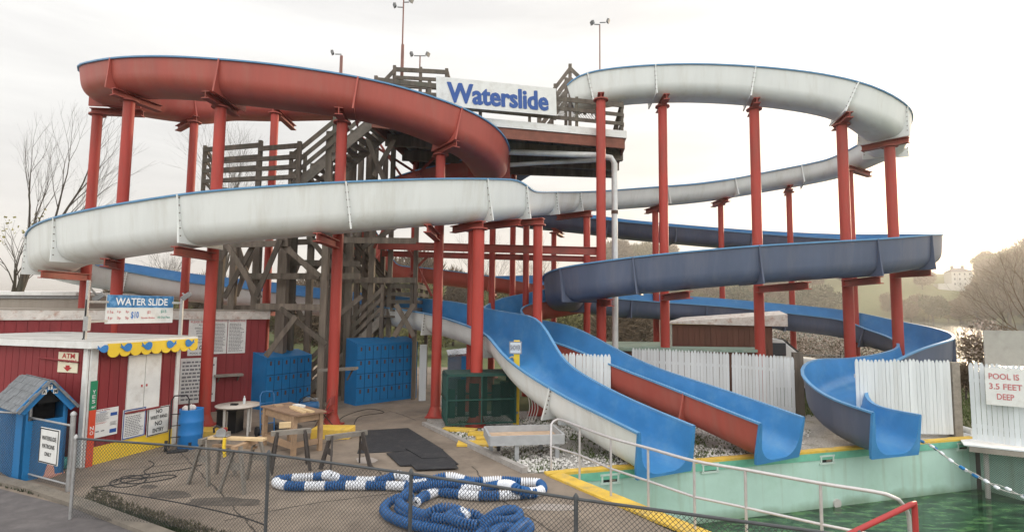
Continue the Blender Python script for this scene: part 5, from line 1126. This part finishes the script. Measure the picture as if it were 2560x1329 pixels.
# mats
def matq(label, quad, z):
    ps_ = [G(x, y, z) for x, y in quad]; o = MB().prism(ps_, UP*.016).build('rubber_mat', M['mat_']); tag(o, label, 'mat', 'black rubber mats on the paving')
matq('large black rubber mat in front of the lockers', [(893, 1133), (1108, 1124), (1020, 1070), (912, 1076)], .004)
matq('medium black mat overlapping the big one at its front right', [(1000, 1164), (1146, 1160), (1100, 1119), (966, 1133)], .022)
matq('small framed black mat on top of the others', [(1056, 1146), (1118, 1143), (1084, 1119), (1014, 1121)], .040)
matq('narrow black mat at the very front edge of the mats', [(1040, 1174), (1146, 1170), (1136, 1158), (1026, 1160)], .040)
# ------------------------------------------------------------------ lane ropes
def rope(label, pix, seg, z=.09, r=.088, start=0, hump=()):
    pts = [G(*p[:2], (p[2] if len(p) > 2 else z)) for p in pix]; cc = [Vector(c) for c in arc_pts([[*p] for p in pts], .02)]
    t = thing('lane_rope', label, 'lane rope', cc[0]*0+Vector((cc[0].x, cc[0].y, 0)), 'coiled lane ropes on the paving')
    mb = {0: MB(), 1: MB()}; d = 0; nx = 0; cnt = 0; step = .044
    for i in range(1, len(cc)):
        L_ = (cc[i]-cc[i-1]).length; d += L_
        while d >= nx:
            pc = cc[i].lerp(cc[i-1], (d-nx)/max(L_, 1e-6)); nx += step; cnt += 1; ax = (cc[i]-cc[i-1]).normalized(); a, u = frame(ax); k = (int((cnt+start)//8) % 2) if seg < 20 else int((cnt+start) % seg > seg-6)
            c = pc+Vector((noise.noise(pc*2)*.02, noise.noise(pc*2+Vector((5, 0, 0)))*.02, 0)); vs = []
            for rr, off in ((r*.30, -.020), (r*.86, -.014), (r*1.0, 0), (r*.86, .014), (r*.30, .020)):
                for q in range(10): tt = 2*math.pi*q/10; vs.append(c+ax*off+a*math.cos(tt)*rr+u*math.sin(tt)*rr)
            fs = [(i2*10+q, i2*10+(q+1) % 10, (i2+1)*10+(q+1) % 10, (i2+1)*10+q) for i2 in range(4) for q in range(10)]
            mb[k].add(vs, fs, 0, True)
    mb[0].build('blue_floats', M['ropeb'], t); mb[1].build('white_floats', M['ropew'], t)
rope('blue and white banded lane rope laid straight along the front of the pile', [(1340, 1232), (1280, 1236), (1200, 1238), (1130, 1232), (1060, 1222), (1000, 1214), (900, 1212), (800, 1213), (720, 1213), (690, 1205), (705, 1196), (760, 1193), (800, 1190), (825, 1186, .2), (860, 1198), (950, 1200), (990, 1186, .2), (1020, 1196), (1100, 1200)], 9)
rope('blue and white lane rope lying behind, ending in the loop at the right', [(1010, 1212), (1060, 1206), (1120, 1190, .16), (1180, 1202), (1250, 1200), (1300, 1204), (1345, 1206), (1355, 1222), (1330, 1230), (1300, 1224, .2), (1270, 1210, .22), (1230, 1214, .14), (1180, 1222), (1120, 1220), (1060, 1240), (1040, 1255)], 9, start=5)
rope('mostly blue lane rope curving down the left of the lower pile', [(1180, 1206, .12), (1130, 1208, .2), (1060, 1212, .22), (1025, 1224, .2), (1010, 1242, .16), (1000, 1262, .1), (1010, 1282, .09), (1050, 1296, .09), (1110, 1304, .09), (1170, 1306, .09), (1200, 1296, .12), (1180, 1284, .2), (1140, 1282, .22), (1120, 1292, .22), (1150, 1305, .22), (1190, 1312, .2)], 70, r=.08, start=30)
rope('blue lane rope making the outer loop at the left of the lower pile', [(1030, 1240, .22), (1000, 1243, .18), (970, 1256, .1), (962, 1272), (975, 1290), (1010, 1305), (1060, 1316), (1120, 1325), (1180, 1330), (1230, 1326), (1260, 1315, .1), (1240, 1300, .12), (1205, 1303, .15)], 500, r=.08)
rope('blue lane rope lying between the two outer strands', [(1000, 1255, .16), (1020, 1272, .16), (1060, 1285, .16), (1085, 1275, .24), (1110, 1268, .26), (1140, 1272, .24), (1165, 1290, .2), (1130, 1297, .2), (1080, 1292, .2)], 46, r=.08, start=10)
rope('blue lane rope heaped in tight loops at the front right', [(1200, 1310, .14), (1230, 1290, .2), (1260, 1276, .2), (1290, 1275, .12), (1298, 1292, .1), (1270, 1302, .16), (1235, 1300, .2), (1210, 1316, .14), (1195, 1335, .09), (1210, 1355, .09), (1250, 1362, .09), (1290, 1352, .09), (1296, 1330, .12), (1270, 1318, .2), (1240, 1325, .22), (1235, 1345, .2), (1265, 1350, .22), (1290, 1322, .24), (1316, 1306, .12), (1322, 1322, .09), (1300, 1338, .1)], 500, r=.08)
# rope with small floats strung over the pool
def floatline(label, pix, sag=0):
    pts = [P(*p) for p in pix]; t = thing('float_line', label, 'float line', pts[0], 'float lines over the pool'); cc = [Vector(c) for c in arc_pts([[*p] for p in pts], .1)]
    MB().tube(cc, .009, 6).build('rope', M['plastic'], t); L_ = 0; nx = .15; k = 0
    for i in range(1, len(cc)):
        L_ += (cc[i]-cc[i-1]).length
        if L_ > nx:
            nx += (.32, .6)[k % 2]; d = (cc[i]-cc[i-1]).normalized(); MB().tube([cc[i]-d*.07, cc[i]-d*.045, cc[i]+d*.045, cc[i]+d*.07], [.014, .038, .038, .014], 10).build('float', M['ropew'] if k % 3 else M['lblue'], t); k += 1
floatline('line of small blue and white floats strung from the pool wall towards the lower right', [(2293, 1097, 13.7), (2330, 1115, 13.2), (2360, 1138, 12.8), (2405, 1168, 12.3), (2440, 1184, 12.0), (2475, 1208, 11.6), (2512, 1226, 11.2), (2570, 1240, 10.8)])
floatline('second line of floats just above it at the right edge', [(2320, 1106, 13.4), (2400, 1165, 12.4), (2470, 1205, 11.8), (2500, 1212, 11.7), (2580, 1252, 11.0)])
# ------------------------------------------------------------------ handrail beside the pool
tops = [(1378, 1060), (1395, 1047), (1449, 1066), (1527, 1094), (1620, 1119), (1735, 1151), (1863, 1173), (2051, 1207), (2215, 1234)]
hr = thing('handrail', 'grey tubular handrail running along the pool edge', 'handrail', G(1378, 1180)); tp_ = []
for i, (x, y) in enumerate(tops):
    q = G(x, y, 1.02 if i else .93); tp_.append(q)
e1_ = G(2259, 1262, .88); e2_ = G(2272, 1290, .72); bt = Vector((e2_.x+.02, e2_.y-.02, -.3))
base0 = Vector((tp_[0].x, tp_[0].y, .0))
MB().tube([base0]+[Vector(c) for c in arc_pts([[*p] for p in (tp_+[e1_, e2_])], .15)]+[bt], .024, 10).build('top_rail', M['rail'], hr)
MB().tube([Vector((p.x, p.y, .50)) for p in [tp_[0]]+tp_[2:]]+[Vector((e2_.x, e2_.y, .35))], .019, 10).build('mid_rail', M['rail'], hr)
for p in tp_[2:-1]: MB().cyl((p.x, p.y, 0 if p.y > 8 else -2), p, .021, 10).cyl((p.x, p.y, .0), (p.x, p.y, .015), .05, 10).build('post', M['rail'], hr)
m = MB(); a = G(2135, 1329, .55); a = P(2120, 1335, 6.0); b = P(2286, 1256, 6.1); o = thing('red_grab_rail', 'thick red painted rail at the lower right corner of the pool', 'handrail', Vector((b.x, b.y, -1)))
MB().tube([a-(b-a)*.3, b-(b-a).normalized()*.05, b, b-UP*.06, b-UP*1.5], .03, 10).build('rail', mat('red rail paint', (.36, .035, .035), .45, .1), o)
# ------------------------------------------------------------------ picket fences
def picket(label, a, b, za, zb, h, pw_=.092, group='white picket fence panels', bottom=.03, missing=(), short=()):
    t = thing('picket_fence', label, 'picket fence', Vector((a.x, a.y, 0)), group); d = Vector((b.x-a.x, b.y-a.y, 0)); L_ = d.length; u = d.normalized(); n_ = Vector((u.y, -u.x, 0)); k = int(L_/(pw_+.004))
    for i in range(k):
        if i in missing: continue
        c = Vector((a.x, a.y, 0))+u*L_*(i+.5)/k; zz = bottom+za+(zb-za)*i/k; ht = (h+random.uniform(-.025, .02)) if i not in short else h-.75; tl = random.uniform(-.006, .006); w2 = pw_/2
        pts = [c-u*w2+UP*zz, c+u*w2+UP*zz, c+u*(w2+tl)+UP*(zz+ht-.09), c+u*(w2*.45+tl)+UP*(zz+ht-.02), c+u*tl+UP*(zz+ht), c+u*(-w2*.45+tl)+UP*(zz+ht-.02), c+u*(-w2+tl)+UP*(zz+ht-.09)]
        MB().prism(pts, n_*random.uniform(.016, .024)).build('picket', M['picket'], t)
    for z in (.35, h-.45): MB().bar(Vector((a.x, a.y, z+bottom+za))-n_*.03, Vector((b.x, b.y, z+bottom+zb))-n_*.03, .04, .09).build('rail', M['picket'], t)
    return t
picket('short white picket panel between the white chute and the red chute', P(1396, 885, 15.4), P(1527, 882, 15.0), 0, 0, 2.0)
picket('white picket panel behind the middle chute, left half, below the green deck', P(1580, 870, 18.4), P(1822, 870, 17.6), 0, -.05, 1.95)
picket('white picket panel behind the right chute, ending at a dark post', P(1828, 872, 17.6), P(1985, 885, 16.8), -.05, -.12, 1.95)
picket('white picket panel right of the curling chute exit', P(2136, 895, 14.45), P(2374, 903, 14.4), 0, 0, 1.92, bottom=.1)
def tpost(label, px, py0, py1, D, w_=.2, m_='timber'):
    p = P(px, py0, D); o = MB().box((p.x, p.y, p.z/2), (w_, .14, p.z)).build('timber_post', M[m_]); tag(o, label, 'timber post', 'timber posts of the picket fences')
tpost('dark timber post at the right end of the picket panel behind the curling chute', 1993, 880, 1010, 16.9, .3); tpost('tall grey timber post at the right end of the right picket panel', 2384, 905, 1075, 14.45, .2, 'timber2'); tpost('second grey post beside the first, just behind it', 2371, 903, 1075, 14.7, .1, 'timber2')
# right side fence with the depth sign, deck edge and its dark base
f0 = P(2418, 1085, 13.7); f1 = P(2640, 1112, 12.9); f0.z = f1.z = 0
picket('white picket panel carrying the pool depth sign at the right edge', P(2420, 897, 13.8), P(2640, 925, 12.9), .08, .0, 1.92)
u_ = (f1-f0).normalized(); n_ = Vector((u_.y, -u_.x, 0))
pl = thing('pool_platform', 'grey timber platform under the right fence with a dark mesh front above the water', 'platform', f0)
m = MB(); m.prism([f0+n_*.15-u_*.1, f1+n_*.15, f1-n_*1.5, f0-n_*1.5], UP*.03); m.build('deck_edge', M['picket'], pl); m = MB(); m.box((f0+f1)/2+n_*.12-UP*.07, ((f1-f0).length, .04, .13), u_, n_); m.build('edge_board', M['timber2'], pl)
m = MB(); chain(m, f0+n_*.10+UP*-1.5, f1+n_*.10+UP*-1.5, 1.45, cell=.05); m.build('wire_mesh', M['wire'], pl)
for x, D in ((2452, 13.75), (2560, 13.2)):
    p = P(x, 1100, D); MB().cyl((p.x, p.y-.12, -2), (p.x, p.y-.12, 0), .055, 10).build('post', M['plastic'], pl)
m = MB(); m.box((f0+f1)/2-n_*.9-UP*.8, ((f1-f0).length, .1, 1.6), u_, n_); m.build('back_wall', dk, pl)
a = P(2466, 1010, 13.45); b = P(2575, 1024, 13.0); b.z = a.z
sign('depth_sign', 'white sign reading pool is 3.5 feet deep on the right picket fence', (a, b, P(2466, 918, 13.45).z-a.z), 0, M['white'], [(M['text_pink'], [('POOL IS', .09, .70, .80, .86), ('3.5 FEET', .09, .43, .86, .59), ('DEEP', .26, .16, .66, .32)])])
a = P(2462, 905, 14.2); b = P(2600, 912, 13.8); b.z = a.z; o = MB().box((a+b)/2+UP*.38, ((b-a).length, .04, .9), (b-a)).build('grey_board', mat('bare grey plywood', (.36, .35, .32), .8, .12, 3, bump=.2, dirt=(.2, .2, .18), dirt_amt=.6)); tag(o, 'bare grey plywood board rising behind the depth sign', 'board')
o = MB().cyl(P(2388, 1066, 14.9), P(2430, 1078, 14.6), .085, 12).build('drain_pipe', M['pvc']); tag(o, 'short thick white pipe on the ground left of the right fence', 'pipe')
# ------------------------------------------------------------------ green deck building, brown cabin, car
gz = 1.92; q = [G(1575, 869, gz), G(1905, 872, gz), G(1880, 850, gz), G(1480, 848, gz)]
gd = thing('low_shed', 'low shed with a flat pale green roof behind the picket fence', 'shed', Vector((q[0].x, q[0].y, 0)))
q = [Vector((P(1500, 860, 19.2).x, 19.0, gz)), Vector((P(1905, 860, 18.6).x, 18.9, gz)), Vector((P(1900, 850, 20.1).x, 20.1, gz)), Vector((P(1675, 850, 20.3).x, 20.2, gz)), Vector((P(1660, 848, 23.2).x, 22.9, gz)), Vector((P(1490, 848, 23.2).x, 22.9, gz))]
MB().prism([p-UP*.1 for p in q], UP*.1).build('flat_roof', M['greenroof'], gd); m = MB(); cen_ = sum(q, Vector())/6; m.prism([Vector((cen_.x+(p.x-cen_.x)*.94, cen_.y+(p.y-cen_.y)*.9, -.3)) for p in q], UP*(gz+.18)); m.build('wall', M['brown'], gd)
c0_ = P(1680, 800, 20.9); c1_ = P(1930, 800, 20.3); cbn = thing('cabin', 'brown boarded cabin with peeling white roof boards beside the green roof', 'cabin', Vector((c0_.x, c0_.y, 0)))
u_ = Vector((c1_.x-c0_.x, c1_.y-c0_.y, 0)).normalized(); n_ = Vector((u_.y, -u_.x, 0)); cz = P(1750, 806, 20.6).z; W_ = (c1_-c0_).length; o0 = Vector((c0_.x, c0_.y, -.6))
MB().prism([o0, o0+u_*W_, o0+u_*W_-n_*.85, o0-n_*.85+u_*.15], UP*(cz+.5)).build('wall', M['brown'], cbn)
m = MB()
for k in range(int(W_/.2)): m.box(o0+u_*(W_*(k+.5)/int(W_/.2))+n_*.01+UP*(cz+.5)/2, (.185, .02, cz+.5), u_, n_)
m.build('siding_boards', M['brown'], cbn)
MB().box(o0+u_*W_*.52+n_*.05+UP*(cz+.57), (W_*1.06, .1, .09), u_, n_).build('yellow_trim', M['yellow'], cbn)
zr = cz+.0
MB().add([o0+u_*-.2+n_*.15+UP*(.6+zr), o0+u_*(W_+.5)+n_*.15+UP*(.6+zr+.35), o0+u_*(W_+.55)-n_*.95+UP*(.6+zr+.48), o0+u_*.5-n_*.95+UP*(.6+zr+.18)], [(0, 1, 2, 3)]).build('roof', M['peeling'], cbn)
MB().add([o0+u_*-.2+n_*.15+UP*(.6+zr), o0+u_*(W_+.5)+n_*.15+UP*(.6+zr+.35), o0+u_*(W_+.5)+n_*.15+UP*(.6+zr-.1), o0+u_*-.2+n_*.15+UP*(.6+zr-.05)], [(0, 1, 2, 3)]).build('roof_board', M['peeling'], cbn)
# parked white vehicle, only its cab shows over the fence
vc = P(1965, 880, 22.0); vc.z = hgt(vc.x, vc.y); v = thing('parked_van', 'white van with a raked windshield parked behind the picket fence', 'van', vc)
vu = Vector((1, -.1, 0)).normalized(); vn = Vector((-vu.y, vu.x, 0)); zt = P(1945, 846, 21).z-vc.z
sec = [(-2.6, .35), (-2.6, zt-.05), (-.75, zt), (-.45, zt-.06), (.35, zt-.75), (1.35, zt-.85), (1.6, zt-1.1), (1.65, .35)]
MB().prism([vc+vu*x+UP*z-vn*.9 for x, z in sec], vn*1.8).build('body', M['carw'], v, bevel=.05)
e_ = Vector((.8, 0, -.69)); a1 = vc+vu*-.40+UP*(zt-.03); a2 = vc+vu*.32+UP*(zt-.69); dn = (a2-a1).normalized(); nn2 = dn.cross(vn).normalized(); nn2 = nn2 if nn2.z > 0 else -nn2
MB().box((a1+a2)/2+nn2*.035, ((a2-a1).length*.9, 1.55, .02), dn, vn, nn2).build('windshield', M['glass'], v); MB().box(vc+vu*-.8+UP*(zt-.42)-vn*.91, (.9, .02, .5), vu, vn).build('side_window', M['glass'], v)
for x in (-1.8, 1.0):
    for s in (-1, 1): MB().cyl(vc+vu*x+vn*s*.75+UP*.33, vc+vu*x+vn*s*.93+UP*.33, .33, 18).build('wheel', M['black'], v)
m = MB()
# ------------------------------------------------------------------ vegetation
def twig_tree(name, label, base, h, seed, mt_, lean=(0, 0), levels=5, spread=.5, r0=.2, group=None, cat='tree', leaves=0, first=.3, leafm=None, lsize=.06, nbr=3, sides=5):
    rnd = random.Random(seed); t = thing(name, label, cat, base, group); mb = MB(); tips = []
    def grow(p, d, L_, r, lv):
        k = 3 if lv > 1 else 2; pts = [p]; rs = [r]; q = p; dd = d
        for i in range(k):
            dd = (dd+Vector((rnd.uniform(-1, 1), rnd.uniform(-1, 1), rnd.uniform(-.4, .8)))*.13).normalized(); q = q+dd*L_/k; pts.append(q); rs.append(r*(1-.42*(i+1)/k))
        mb.tube(pts, rs, sides if lv > 2 else 3, caps=False)
        if lv == 0: tips.append(q); return
        for j in range(nbr if lv > 1 else nbr+1):
            a = rnd.uniform(0, 6.28); s = frame(dd)[0]; u = s.cross(dd); nd_ = (dd*1.0+(s*math.cos(a)+u*math.sin(a))*spread*rnd.uniform(.6, 1.3)+UP*.12).normalized(); f = rnd.uniform(.35, 1)
            st = pts[1+int(f*(k-1)+.5)] if j else q
            grow(st, nd_, L_*rnd.uniform(.62, .82), rs[-1]*rnd.uniform(.6, .8), lv-1)
        if lv >= 2: grow(q, dd, L_*.8, rs[-1]*.9, lv-1)
    d0 = Vector((lean[0], lean[1], 1)).normalized(); grow(Vector(base), d0, h*first, r0, levels)
    mb.build('branches', mt_, t)
    if leaves:
        lb = MB()
        for tp2 in tips:
            for k in range(leaves):
                if rnd.random() < .5: continue
                p = tp2+Vector((rnd.gauss(0, .2), rnd.gauss(0, .2), rnd.gauss(0, .2))); a, b = Vector((rnd.uniform(-1, 1), rnd.uniform(-1, 1), rnd.uniform(-1, 1))).normalized()*lsize, Vector((rnd.uniform(-1, 1), rnd.uniform(-1, 1), rnd.uniform(-1, 1))).normalized()*lsize; lb.add([p-a, p+b, p+a, p-b], [(0, 1, 2, 3)])
        lb.build('foliage', leafm or M['leaf'], t)
    return t
b_ = P(10, 715, 33); b_.z = 0
twig_tree('bare_tree', 'tall leaning tree with bare upper branches and small new leaves at the left edge', b_+Vector((.5, 0, -.5)), 17, 4, M['bark'], lean=(.27, .1), levels=6, spread=.40, r0=.34, first=.27, nbr=2)
b_ = P(60, 715, 36); b_.z = 0
twig_tree('bare_tree', 'second leafing tree crossing behind the leaning one at the left edge', b_+Vector((-2.2, 1, -.5)), 11.0, 9, M['bark'], lean=(.1, .1), levels=4, spread=.6, r0=.22, leaves=3, lsize=.10, first=.3, nbr=2)
# crowns of fine slivers for the middle and far trees
def brush(name, mt_, seed, w_, h, n_, sl_=.9, trunk=True, up=.7, thick=.03, domes=5, mt2=None):
    rnd = random.Random(seed); t = bpy.data.objects.new(name, None); sc.collection.objects.link(t)
    tr = MB(); tr.tube([(0, 0, -1), (0, 0, h*.3), (rnd.uniform(-.3, .3), 0, h*.6)], [.03*h, .022*h, .008*h], 6)
    for k in range(7):
        a = rnd.uniform(0, 6.28); z = h*rnd.uniform(.15, .4); e = Vector((math.cos(a)*w_*.35, math.sin(a)*w_*.35, h*rnd.uniform(.6, .85))); tr.tube([(0, 0, z), (e.x*.4, e.y*.4, z+(e.z-z)*.55), e], [.012*h, .008*h, .003*h], 5)
    tr.build('trunk', M['bark'], t, local=True)
    cb_ = MB(); doms = [(Vector((rnd.uniform(-.3, .3)*w_, rnd.uniform(-.3, .3)*w_, h*rnd.uniform(.35, .75))), rnd.uniform(.22, .36)) for _ in range(domes)]+[(Vector((0, 0, h*.6)), .38)]
    for k in range(n_):
        c, rr = doms[rnd.randrange(len(doms))]; v = Vector((rnd.gauss(0, 1), rnd.gauss(0, 1), rnd.gauss(0, 1))).normalized()*rnd.random()**.45
        p = c+Vector((v.x*rr*w_, v.y*rr*w_, v.z*rr*h*.75)); 
        if p.z < .02*h: continue
        d = (v+UP*up+Vector((rnd.gauss(0, .4), rnd.gauss(0, .4), rnd.gauss(0, .4)))).normalized()*sl_*rnd.uniform(.5, 1.3); s = d.cross(Vector((rnd.uniform(-1, 1), rnd.uniform(-1, 1), .1))).normalized()*thick*rnd.uniform(.6, 1.6)
        cb_.add([p-s, p+s, p+d], [(0, 1, 2)])
    cb_.build('crown', mt_, t, local=True); return t
protos = [brush('bare_tree', M['twig'], 1, 11, 13, 6500, 1.5, thick=.12), brush('bare_tree', M['twig2'], 2, 12, 11, 6500, 1.3, thick=.14), brush('evergreen_tree', M['ever'], 3, 9, 12, 3500, 1.1, up=-.2, thick=.22), brush('leafing_tree', M['leaf2'] if 'leaf2' in M else mat('olive young leaves', (.16, .155, .06), .9, .3, 1), 5, 11, 10, 4000, .7, thick=.16)]
LB = ['bare brown tree in the wood across the lake', 'olive tinged bare tree in the wood across the lake', 'dark evergreen in the wood across the lake', 'tree with young yellow green leaves in the wood across the lake']
used = [False]*4
def plant(k, x, y, s, rz, label=None, sz=None):
    z = hgt(x, y)-.2*s; 
    if not used[k]:
        o = protos[k]; used[k] = True; o.location = (x, y, z); o.rotation_euler = (0, 0, rz)
    else: o = dup(protos[k], (x, y, z), rz)
    o.scale = (s*random.uniform(.85, 1.2), s, s*(sz or random.uniform(.85, 1.15))); tag(o, label or LB[k], 'tree', 'trees of the far wood'); return o
rnd = random.Random(11)
def ptx(px, y): return (px-1280)/1350*y
# wood along the skyline: placed by bearing and distance
for i in range(70):
    px = -150+i*41+rnd.uniform(-20, 20); y = rnd.uniform(95, 150) if px < 1500 else rnd.uniform(445, 490)
    if 2310 < px < 2460 or px < 280: continue
    s = rnd.uniform(.8, 1.25)*(.7 if px < 900 else 1.0 if px < 1500 else 1.9); plant(rnd.choice([0, 0, 1, 1, 3]), ptx(px, y), y, s, rnd.uniform(0, 6))
for i in range(44):
    px = 330+i*40+rnd.uniform(-25, 25); y = rnd.uniform(60, 90) if px < 1560 else rnd.uniform(300, 325); s = rnd.uniform(.45, .65) if px < 1560 else rnd.uniform(.9, 1.3)
    plant(rnd.choice([1, 3, 3, 0]), ptx(px, y), y, s, rnd.uniform(0, 6))
for i in range(75):
    px = rnd.uniform(1480, 2620); y = rnd.uniform(300, 440)
    if 2060 < px < 2290 and y > 318 and rnd.random() < .85: continue
    if 2320 < px < 2460 and y > 330: continue
    plant(rnd.choice([1, 2, 0, 2, 3, 0]), ptx(px, y), y, rnd.uniform(.8, 1.3), rnd.uniform(0, 6))
for i in range(60):
    px = rnd.uniform(2240, 2620); y = rnd.uniform(300, 460)
    if px < 2470 and y > 345: continue
    plant(rnd.choice([0, 1, 0, 3]), ptx(px, y), y, rnd.uniform(1.0, 1.7)*(1.3 if px > 2480 else .8), rnd.uniform(0, 6))
for i in range(46):
    px = 1500+i*12.5+rnd.uniform(-15, 15); plant(rnd.choice([2, 0, 2, 1, 2]), ptx(px, 300), rnd.uniform(288, 318), rnd.uniform(1.3, 2.1), rnd.uniform(0, 6), sz=rnd.uniform(.7, .95))
for px, y, k, s in ((1620, 310, 2, 1.6), (1760, 305, 2, 1.5), (1900, 300, 2, 1.7), (1960, 310, 0, 1.8), (2330, 300, 2, 1.4), (2440, 290, 0, 1.7), (2520, 280, 0, 2.2), (2580, 270, 0, 2.6), (2480, 300, 1, 1.6), (2400, 310, 1, 1.1), (2560, 300, 0, 2.9), (2640, 280, 0, 3)):
    plant(k, ptx(px, y), y, s, rnd.uniform(0, 6))
# nearer shrubs
def shrub(label, px, y, w_, h, seed, mt_, n_=2600, sl_=.22, thick=.02, name='shrub', lf=None, up=.6):
    o = brush(name, mt_, seed, w_, h, n_, sl_, up=up, thick=thick); x = ptx(px, y); o.location = (x, y, hgt(x, y)); tag(o, label, 'shrub')
    if lf:
        r2 = random.Random(seed); lb = MB()
        for k in range(2600):
            v = Vector((r2.gauss(0, 1), r2.gauss(0, 1), r2.gauss(0, 1))).normalized()*r2.random()**.4; p = Vector((v.x*w_*.45, v.y*w_*.45, h*.55+v.z*h*.42)); a = Vector((r2.uniform(-1, 1), r2.uniform(-1, 1), r2.uniform(-1, 1)))*.045; b = Vector((r2.uniform(-1, 1), r2.uniform(-1, 1), r2.uniform(-1, 1)))*.045; lb.add([p-a, p+b, p+a, p-b], [(0, 1, 2, 3)])
        lb.build('blossom', lf, o, local=True)
    return o
shrub('round shrub covered in pale pink blossom above the right fence', 2450, 24, 2.1, 3.2, 21, M['twig'], lf=M['bloom'], n_=1800)
shrub('blossoming shrub behind the van and the fence', 2085, 27, 5.5, 2.6, 22, M['twig'], lf=M['bloom'], n_=1500)
shrub('low blossoming shrub behind the brown cabin', 1950, 34, 5, 3.2, 23, M['twig'], lf=M['bloom'], n_=1500)
shrub('tangled brown bush below the blossom shrub at the right', 2402, 20.5, 1.3, 1.5, 24, M['twig'], n_=2500, sl_=.3, thick=.012)
b_ = Vector((ptx(2600, 34), 34, -1)); twig_tree('bare_tree', 'bare spreading tree leaning over the lake at the right edge', b_, 10, 31, M['twig'], lean=(-.25, 0), levels=5, spread=.8, r0=.14, first=.27, nbr=3, sides=4)
b_ = Vector((ptx(560, 60), 60, 0)); twig_tree('bare_tree', 'bare tree seen between the wooden landing rails', b_, 25, 41, M['bark'], levels=5, spread=.5, r0=.28, first=.27, nbr=3, sides=4)
b_ = Vector((ptx(1200, 44), 44, -1.5)); twig_tree('bare_tree', 'thin bare tree behind the red tower frame', b_, 11.5, 51, M['bark'], levels=5, spread=.5, r0=.15, first=.27, nbr=3, sides=4)
b_ = Vector((ptx(420, 60), 60, 0)); twig_tree('bare_tree', 'low bare tree between the red posts left of the tower', b_, 11, 61, M['bark'], levels=5, spread=.6, r0=.2, first=.27, nbr=3, sides=4)
b_ = Vector((ptx(1330, 50), 50, -1.5)); twig_tree('bare_tree', 'bare tree behind the far red run of the flume', b_, 12, 71, M['twig'], levels=5, spread=.6, r0=.15, first=.27, nbr=3, sides=4)
# chain link fence on the lawn
fp = [P(1990, 900, 20), P(2440, 905, 17)]
for p in fp: p.z = 0
lf_ = thing('chain_link_fence', 'distant chain link fence crossing the lawn before the lake', 'fence', fp[0]); fa_, fb_ = Vector((ptx(1540, 27), 27, -.1)), Vector((ptx(2560, 24), 24, -.05))
MB().tube([fa_+UP*1.3, fb_+UP*1.3], .02, 6).build('top_rail', M['dsteel'], lf_)
m = MB(); chain(m, fa_, fb_, 1.3, cell=.12, r=.003); m.build('wire_mesh', M['wire'], lf_)
for k in range(9): p = fa_.lerp(fb_, k/8); MB().cyl(p, p+UP*1.35, .03, 8).build('post', M['dsteel'], lf_)
# far house
hx, hy = ptx(2398, 400), 400; hz_ = hgt(hx, hy)+1; hs = thing('house', 'large white house with a grey roof and two chimneys on the far shore', 'house', (hx, hy, hz_))
u_ = Vector((1, -.3, 0)).normalized(); n_ = Vector((u_.y, -u_.x, 0)); c = Vector((hx, hy, hz_)); w2, d2_, H2 = 13, 12, 11
cc = [c-u_*w2/2+n_*d2_/2, c+u_*w2/2+n_*d2_/2, c+u_*w2/2-n_*d2_/2, c-u_*w2/2-n_*d2_/2]
MB().prism([p-UP*4 for p in cc], UP*(H2+4)).build('wall', M['housew'], hs)
rg = [c-u_*w2*.22+UP*(H2+3), c+u_*w2*.22+UP*(H2+3)]; ev = [c+(p-c)*1.06+UP*H2 for p in cc]
rf = MB().add(ev+rg, [(0, 1, 5, 4), (2, 3, 4, 5), (1, 2, 5), (3, 0, 4), (3, 2, 1, 0)]).build('roof', M['slate'], hs)
for s in (-.28, .22): MB().box(c+u_*w2*s+UP*(H2+3), (1.6, 1.2, 3.5), u_, n_).build('chimney', M['slate'], rf)
for r in range(3):
    for k in range(4): MB().box(c+u_*w2*(-.36+.24*k)+n_*(d2_/2+.05)+UP*(2+r*3.6), (.8, .12, 1.4), u_, n_).build('window', M['glass'], hs)
MB().prism([p-UP*4 for p in (cc[0]-u_*9+n_*1, cc[0]-u_*.1+n_*1, cc[0]-u_*.1-n_*7, cc[0]-u_*9-n_*7)], UP*6.2).build('side_wing', M['housew'], hs)
# birdlike lamp heads on red posts, small round mirror posts on deck rail
# ------------------------------------------------------------------ air
hz2 = bpy.data.materials.new('haze'); hz2.use_nodes = True; t = hz2.node_tree
for n in list(t.nodes):
    if n.type == 'BSDF_PRINCIPLED': t.nodes.remove(n)
pv = t.nodes.new('ShaderNodeVolumePrincipled'); pv.inputs['Color'].default_value = (.95, .92, .88, 1); pv.inputs['Density'].default_value = HAZE; pv.inputs['Anisotropy'].default_value = .55
t.links.new(pv.outputs[0], t.nodes['Material Output'].inputs['Volume'])
hzb = MB(); hzb.box((0, 0, 33), (6400, 6400, 80)); ho = hzb.build('haze', hz2); ho['kind'] = 'stuff'
